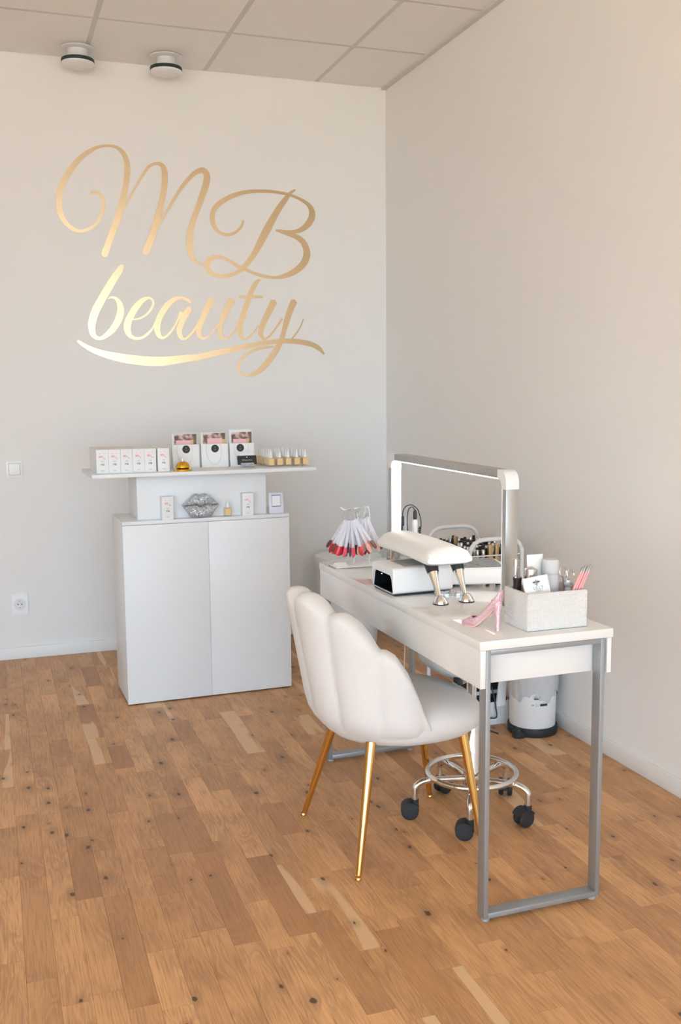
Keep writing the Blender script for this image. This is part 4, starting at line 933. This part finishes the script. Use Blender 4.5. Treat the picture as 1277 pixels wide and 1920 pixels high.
part('lid', MB().lathe([(0.0212, 0.129), (0.0225, 0.132), (0.0225, 0.163), (0.020, 0.167), (0.004, 0.168)], 28), M['frost'], pb_)
part('pump_plate', MB().lathe([(0.015, 0.130), (0.015, 0.150), (0.013, 0.152)], 20), M['wplastic'], pb_)
sc = inbox('scissors', 'small silver scissors with ring handles in the rhinestone box', 'scissors', -0.690, -2.995, 0.004)
for cx, cz in ((-0.010, 0.130), (0.013, 0.122)):
    part('handle', MB().tube([(cx+0.0105*math.cos(2*PI*k/24), 0.002*math.sin(2*PI*k/24), cz+0.0125*math.sin(2*PI*k/24)) for k in range(24)], 0.0016, 7, close=True).cyl((cx, 0, cz-0.012), (cx*0.2, 0, 0.070), 0.002, 0.0022, 8), M['silvercap'], sc)
part('blades', MB().tube([(0, 0, 0.075), (0, 0, 0.04), (0, 0, 0.0)], [0.0035, 0.003, 0.0008], 6), M['silvercap'], sc)
cc = inbox('crystal_stopper', 'round crystal stopper bottle beside the scissors', 'bottle', -0.700, -3.022)
part('vial_body', MB().lathe([(0.009, 0), (0.0095, 0.003), (0.0095, 0.090), (0.004, 0.094)], 16), M['frost'], cc)
part('stopper', MB().lathe([(0.003, 0.093), (0.0095, 0.098), (0.0125, 0.106), (0.0095, 0.115), (0.004, 0.118)], 10), M['silver'], cc, None)
PE = ['leftmost', 'second', 'third', 'rightmost']
for k in range(4):
    bx, by = -0.746+0.0092*k, -3.050+0.002*k
    t = inbox('nail_brush', PE[k]+' of four salmon pink nail brushes in the rhinestone box' if k in (0, 3) else PE[k]+' from the left of four salmon pink nail brushes in the rhinestone box', 'brush', bx, by)
    A, B = Vector((0, 0, 0.0)), Vector((0.074, 0.003, 0.150+0.003*(k % 2)))
    t['group'] = 'salmon nail brushes in the box'
    part('handle', MB().tube([A, A.lerp(B, 0.90)], 0.0036, 8), M['salmon'], t)
    part('ferrule', MB().tube([A.lerp(B, 0.90), A.lerp(B, 0.99), B], [0.0037, 0.0035, 0.0024], 8), M['greytip'], t)
cd = thing('product_card', 'white card lettered LILLY NAILS leaning in the rhinestone box', 'card', (-0.800, -3.050, DZ+0.070), 0.0)
cm = Matrix.Rotation(-0.11, 4, 'Y') @ Matrix.Rotation(-0.24, 4, 'X')
cr_ = cm.to_euler()
part('card_sheet', MB().box(-0.036, 0.036, 0, 0.006, 0, 0.068, b=0.0005).xf(cm), M['paper'], cd)
em = MB()
for sx in (-1, 1):
    for k in range(3):
        x = sx*(0.0022+0.0030*k); em.box(min(x, x+sx*0.0024), max(x, x+sx*0.0024), -0.0006, -0.0002, 0.0415+0.0008*k, 0.0475-0.0006*k); em.box(min(x, x+sx*0.0018), max(x, x+sx*0.0018), -0.0006, -0.0002, 0.0380+0.0014*k, 0.0402)
em.box(-0.0010, 0.0010, -0.0006, -0.0002, 0.0345, 0.0490); em.box(-0.0003, 0.0003, -0.0006, -0.0002, 0.0490, 0.0520)
part('emblem_print', em.xf(cm @ Matrix.Translation((0, 0, 0.009))), M['ink'], cd, None)
text_part('LILLY', 0.0125, M['greyink'], cd, cm @ Vector((0.003, -0.0005, 0.0380)), cr_, 'brand_print')
text_part('NAILS', 0.0075, M['greyink'], cd, cm @ Vector((0.004, -0.0005, 0.0300)), cr_, 'small_print')

# ------------------------------------------------------------------ pink high-heel ornament (local: +x points to the toe)
shoe = thing('high_heel_ornament', 'pink sequinned high-heel shoe ornament beside the rhinestone box', 'ornament', (-0.9335, -2.982, DZ), math.radians(118))
def sole_z(s): return 0.0015 if s < 0.36 else 0.0015+0.075*((s-0.36)/0.64)**1.15*(1 if s < 0.99 else 1)
def upper():
    mb = MB(); rr = []; n = 22
    for i in range(29):
        s = i/28; x = 0.060-0.120*s
        w = lerp_tab([(0, 0.0030), (0.06, 0.010), (0.18, 0.0155), (0.34, 0.0165), (0.60, 0.0150), (0.85, 0.0155), (0.97, 0.0130), (1.0, 0.0100)], s)
        h = lerp_tab([(0, 0.008), (0.08, 0.015), (0.25, 0.026), (0.36, 0.031), (0.6, 0.035), (0.85, 0.040), (1.0, 0.040)], s)
        om = PI if s < 0.22 else lerp_tab([(0.22, PI), (0.36, 2.2), (0.55, 1.75), (0.85, 1.85), (1.0, 2.2)], s)
        z0 = sole_z(s); ring = []
        for j in range(n+1):
            q = -om+2*om*j/n; ring.append((x-0.10*(z0+h/2-h/2*math.cos(q)-z0)*s, w*math.sin(q), z0+h/2-h/2*math.cos(q)))
        rr.append(ring)
    vs_ = [p for r in rr for p in r]; m_ = n+1
    fs = [(i*m_+j, i*m_+j+1, (i+1)*m_+j+1, (i+1)*m_+j) for i in range(28) for j in range(n)]
    fs.append([j for j in range(m_)])
    hl = [28*m_+j for j in range(m_)]
    fs.append(hl)
    return mb.add(vs_, fs)
su = part('upper', upper(), M['sequin'], shoe, 70)
md = su.modifiers.new('thickness', 'SOLIDIFY'); md.thickness = 0.0012; md.offset = 0
insole = MB(); rr = []
for i in range(20):
    s = 0.06+0.93*i/19; x = 0.060-0.120*s; w = 0.8*lerp_tab([(0, 0.003), (0.06, 0.010), (0.18, 0.0155), (0.34, 0.0165), (0.60, 0.0115), (0.85, 0.0125), (1.0, 0.0085)], s); z = sole_z(s)+0.003
    rr.append([(x, -w, z), (x, w, z), (x, w, z+0.0012), (x, -w, z+0.0012)])
part('insole', insole.rings(rr), M['pinkin'], shoe, 40)
rr = []
for i in range(20):
    s = 0.02+0.93*i/19; x = 0.060-0.120*s; w = 0.72*lerp_tab([(0, 0.003), (0.06, 0.010), (0.18, 0.0155), (0.34, 0.0165), (0.60, 0.0105), (1.0, 0.0075)], s); z = sole_z(s)
    rr.append([(x, -w, z-0.0015), (x, w, z-0.0015), (x, w, z+0.002), (x, -w, z+0.002)])
part('sole', MB().rings(rr), M['peach'], shoe, 40)
part('heel', MB().rings([[(x+w*1.1*math.cos(2*PI*j/16), w*math.sin(2*PI*j/16), z) for j in range(16)] for x, w, z in ((-0.0500, 0.0052, 0.0), (-0.0500, 0.0050, 0.006), (-0.0500, 0.0062, 0.028), (-0.0490, 0.0090, 0.052), (-0.0475, 0.0122, 0.068), (-0.0462, 0.0138, 0.080))]), M['sequin'], shoe, 60)

# ------------------------------------------------------------------ bottle trolley between desk and right wall
TX0, TX1, TY0, TY1 = -0.350, -0.100, -1.735, -1.345
tr = thing('trolley', 'white tubular trolley of nail polishes between desk and right wall', 'trolley', (TX0, TY0, 0))
TWd, TLn = TX1-TX0, TY1-TY0
for y, lab in ((0.0, None), (TLn, None)):
    arc = smooth_pts([(0.008, y, 0.055), (0.008, y, 0.66), (0.008, y, 0.70), (0.022, y, 0.738), (0.060, y, 0.757), (TWd/2, y, 0.759), (TWd-0.060, y, 0.757), (TWd-0.022, y, 0.738), (TWd-0.008, y, 0.70), (TWd-0.008, y, 0.66), (TWd-0.008, y, 0.055)], 5)
    part('end_frame', MB().tube(arc, 0.0088, 12), M['wpaint'], tr)
    for x in (0.008, TWd-0.008):
        part('caster', MB().cyl((x, y-0.008, 0.025), (x, y+0.008, 0.025), 0.025, None, 20).cyl((x, y, 0.02), (x, y, 0.058), 0.006, None, 10), M['rubber'], tr)
def tray(z, h, nm):
    t = part(nm, MB().box(0.012, TWd-0.012, 0.008, TLn-0.008, z, z+0.003), M['wpaint'], tr, None)
    for zz in (z+h*0.5, z+h):
        for y in (0.006, TLn-0.006): part('rail', MB().cyl((0.010, y, zz), (TWd-0.010, y, zz), 0.0028, None, 8), M['wpaint'], t)
        for x in (0.010, TWd-0.010): part('rail', MB().cyl((x, 0.006, zz), (x, TLn-0.006, zz), 0.0028, None, 8), M['wpaint'], t)
tray(0.636, 0.056, 'tray'); tray(0.350, 0.05, 'tray')
low = part('tray', MB().box(0.018, TWd-0.018, 0.010, TLn-0.010, 0.058, 0.061), M['wpaint'], tr, None)
rb_box = thing('ribbed_crate', 'white ribbed crate under the trolley beside the bin', 'crate', (TX0+0.02, TY0-0.028, 0), 0)
cw = MB().box(0, 0.006, 0, 0.02, 0, 0.094)
cr2 = MB()
nrib = 26
for k in range(nrib): x = k*0.0078; cr2.box(x, x+0.0055, 0.0, 0.004, 0.002, 0.090)
cr2.box(0, 0.0078*nrib, 0.002, 0.006, 0.0, 0.094)
part('ribbed_front', cr2, M['wplastic'], rb_box, None)
part('bottom', MB().box(0, 0.0078*nrib, 0.0062, 0.022, 0.0, 0.05), M['wplastic'], rb_box, None)
pw = tag(part('power_strip', MB().box(0, 0.17, 0, 0.05, 0, 0.030, b=0.004), M['black'], None, 40, (TX0+0.030, TY0+0.03, 0.0615)), 'black power strip on the low tray of the trolley', 'power strip')
dv = thing('device_box', 'dark and pale blue device on the low trolley tray', 'device', (TX0+0.035, TY0+0.03, 0.092))
part('lower_shell', MB().box(0, 0.16, 0, 0.16, 0, 0.020, b=0.003), M['black'], dv); part('upper_shell', MB().box(-0.004, 0.164, -0.004, 0.164, 0.020, 0.034, b=0.003), M['bluebox'], dv); part('lid', MB().box(0, 0.16, 0, 0.16, 0.034, 0.074, b=0.003), M['black'], dv)
hb = thing('paper_bag', 'white paper bag hanging from the trolley beside the bin', 'bag', (-0.255, -1.772, 0.08), 0.0)
part('bag_sheet', MB().rings([[(x0, -0.006, z), (x1, -0.004, z), (x1, 0.004, z), (x0, 0.004, z)] for x0, x1, z in ((0.018, 0.058, 0.0), (0.022, 0.060, 0.04), (0.030, 0.062, 0.10), (0.030, 0.060, 0.30), (0.034, 0.056, 0.38))]), M['paper'], hb, None)
tag(part('extension_cable', MB().tube(smooth_pts([(-0.255, -1.765, 0.160), (-0.250, -1.775, 0.13), (-0.243, -1.780, 0.08), (-0.240, -1.785, 0.045), (-0.255, -1.79, 0.038), (-0.30, -1.79, 0.05), (-0.325, -1.79, 0.09), (-0.32, -1.79, 0.03), (-0.300, -1.81, 0.005), (-0.280, -1.87, 0.004)], 6), 0.0028, 7), M['cord'], None), 'black extension cable drooping in front of the ribbed crate', 'cord')

pol_b = MB().lathe([(0.0105, 0), (0.0115, 0.002), (0.0115, 0.034), (0.008, 0.040), (0.006, 0.042)], 12).mesh('flask', 40)
pol_c = MB().lathe([(0.0072, 0.042), (0.0072, 0.060), (0.0066, 0.074), (0.005, 0.076)], 12).mesh('cap', 40)
tall_b = MB().prism(rrect(0.021, 0.021, 0.003, 2), 'z', 0, 0.046).mesh('flask', 40)
tall_c = MB().prism(rrect(0.016, 0.016, 0.002, 2), 'z', 0.046, 0.094).mesh('cap', 40)
def variant(me, m): c = me.copy(); c.materials.append(m); return c
PB = {k: variant(pol_b, m) for k, m in dict(dark=M['darkglass'], rose=NAIL['rose'], nude=NAIL['nude'], red=NAIL['crimson'], silver=M['silvercap'], white=M['wplastic']).items()}
PC = {'black': variant(pol_c, M['black']), 'silver': variant(pol_c, M['silvercap'])}
TB, TCg, TCs = variant(tall_b, M['goldcap']), variant(tall_c, M['goldcap']), variant(tall_c, M['silvercap'])
TBs = variant(tall_b, M['wplastic'])
qp = random.Random(21)
for r in range(13):
    for c in range(8):
        x = TX0+0.026+c*0.0282; y = TY0+0.024+r*0.0285
        gold = (r == 0 and c in (3, 4, 6)) or (r == 9 and c == 2); sil = r == 0 and c == 5
        if gold or sil:
            lab = {(0, 3): 'left of the two square gold polish bottles at the trolley front', (0, 4): 'right of the two square gold polish bottles at the trolley front', (0, 6): 'square gold polish bottle at the trolley front behind the lamp post', (9, 2): 'square gold polish bottle among the black caps at the trolley rear', (0, 5): 'square white and silver polish bottle at the trolley front'}[(r, c)]
            t = thing('polish_bottle', lab, 'nail polish', (x, y, 0.639), 0.1, 'nail polishes in the trolley')
            link('flask', TB if gold else TBs, None, t); link('cap', TCg if gold else TCs, None, t); continue
        cap = 'black' if qp.random() < 0.6 else 'silver'
        t = thing('polish_bottle', 'small round nail polish with '+cap+' cap in the trolley', 'nail polish', (x+qp.uniform(-0.0015, 0.0015), y+qp.uniform(-0.0015, 0.0015), 0.639), 0, 'nail polishes with '+cap+' caps in the trolley')
        b_ = qp.choice(['dark', 'dark', 'dark', 'rose', 'nude', 'silver', 'white', 'red'])
        if r == 0: b_ = 'dark'
        f_ = link('flask', PB[b_], None, t); c_ = link('cap', PC[cap], None, t)
        s = qp.choice([1.0, 1.0, 1.12, 0.92]); f_.scale = c_.scale = (1, 1, s)

# ------------------------------------------------------------------ pedal bin, corner container
bn = thing('pedal_bin', 'white pedal bin with black base and plastic liner by the right wall', 'bin', (-0.128, -1.872, 0))
part('drum', MB().lathe([(0.088, 0.014), (0.090, 0.02), (0.0935, 0.25), (0.0935, 0.262), (0.090, 0.262), (0.086, 0.02)], 48), M['wplastic'], bn)
part('base', MB().lathe([(0.096, 0.0), (0.0985, 0.003), (0.0985, 0.030), (0.0955, 0.034), (0.089, 0.034)], 48), M['rubber'], bn)
part('pedal', MB().prism(rrect(0.050, 0.045, 0.018, 5), 'z', 0.0, 0.026).lathe([(0.016, 0.026), (0.014, 0.034), (0.002, 0.036)], 16), M['rubber'], bn, 40, (-0.089, -0.052, 0.0))
lin = []
ql = random.Random(12)
for k, (r, z) in enumerate(((0.0960, 0.156), (0.0970, 0.19), (0.0975, 0.232), (0.099, 0.262), (0.096, 0.270), (0.091, 0.268), (0.086, 0.25))):
    lin.append([((r+0.0035*math.sin(j*1.9+k)*(1 if k < 4 else 0.4)+0.012*max(0, math.cos(2*PI*j/56-0.1))**6*(1 if 1 <= k <= 4 else 0))*math.cos(2*PI*j/56), (r+0.003*math.sin(j*2.3+k*1.4))*math.sin(2*PI*j/56), z+(0.016*math.sin(j*0.55)+0.008*math.sin(j*1.7) if k == 0 else 0)) for j in range(56)])
part('liner', MB().rings(lin, cap=False), M['bag'], bn, 60)
def decal(a0, a1, z0, z1, m, nm='printed_label'):
    n = 5; r = 0.0955
    vs_ = [(r*math.cos(math.radians(a0+(a1-a0)*k/n)), r*math.sin(math.radians(a0+(a1-a0)*k/n)), z) for z in (z0, z1) for k in range(n+1)]
    return part(nm, MB().add(vs_, [(k, k+1, n+2+k, n+1+k) for k in range(n)]), m, bn, 60)
decal(258, 276, 0.128, 0.137, M['ink']); decal(243, 258, 0.159, 0.162, M['greyink']); decal(243, 262, 0.164, 0.167, M['greyink']); decal(243, 254, 0.154, 0.158, M['ink'])
decal(238, 243, 0.130, 0.134, M['greyink']); decal(247, 252, 0.133, 0.1345, M['greyink']); decal(246, 254, 0.128, 0.129, M['greyink'])
ct = thing('round_container', 'white round container standing in the room corner behind the desk', 'container', (-0.335, -0.275, 0))
part('drum', MB().lathe([(0.150, 0.0), (0.156, 0.004), (0.172, 0.40), (0.176, 0.43), (0.168, 0.43), (0.150, 0.02)], 48), M['wplastic'], ct)
part('lid', MB().lathe([(0.180, 0.432), (0.182, 0.438), (0.182, 0.462), (0.176, 0.474), (0.10, 0.482), (0.004, 0.484)], 48), M['wplastic'], ct)
tag(part('white_cable', MB().tube(smooth_pts([(-0.676, -1.872, 0.620), (-0.678, -1.872, 0.45), (-0.682, -1.872, 0.30), (-0.679, -1.873, 0.12), (-0.690, -1.872, 0.004), (-0.735, -1.862, 0.003)], 6), 0.0022, 7), M['wplastic'], None), 'thin white cable hanging at the far desk leg', 'cable')
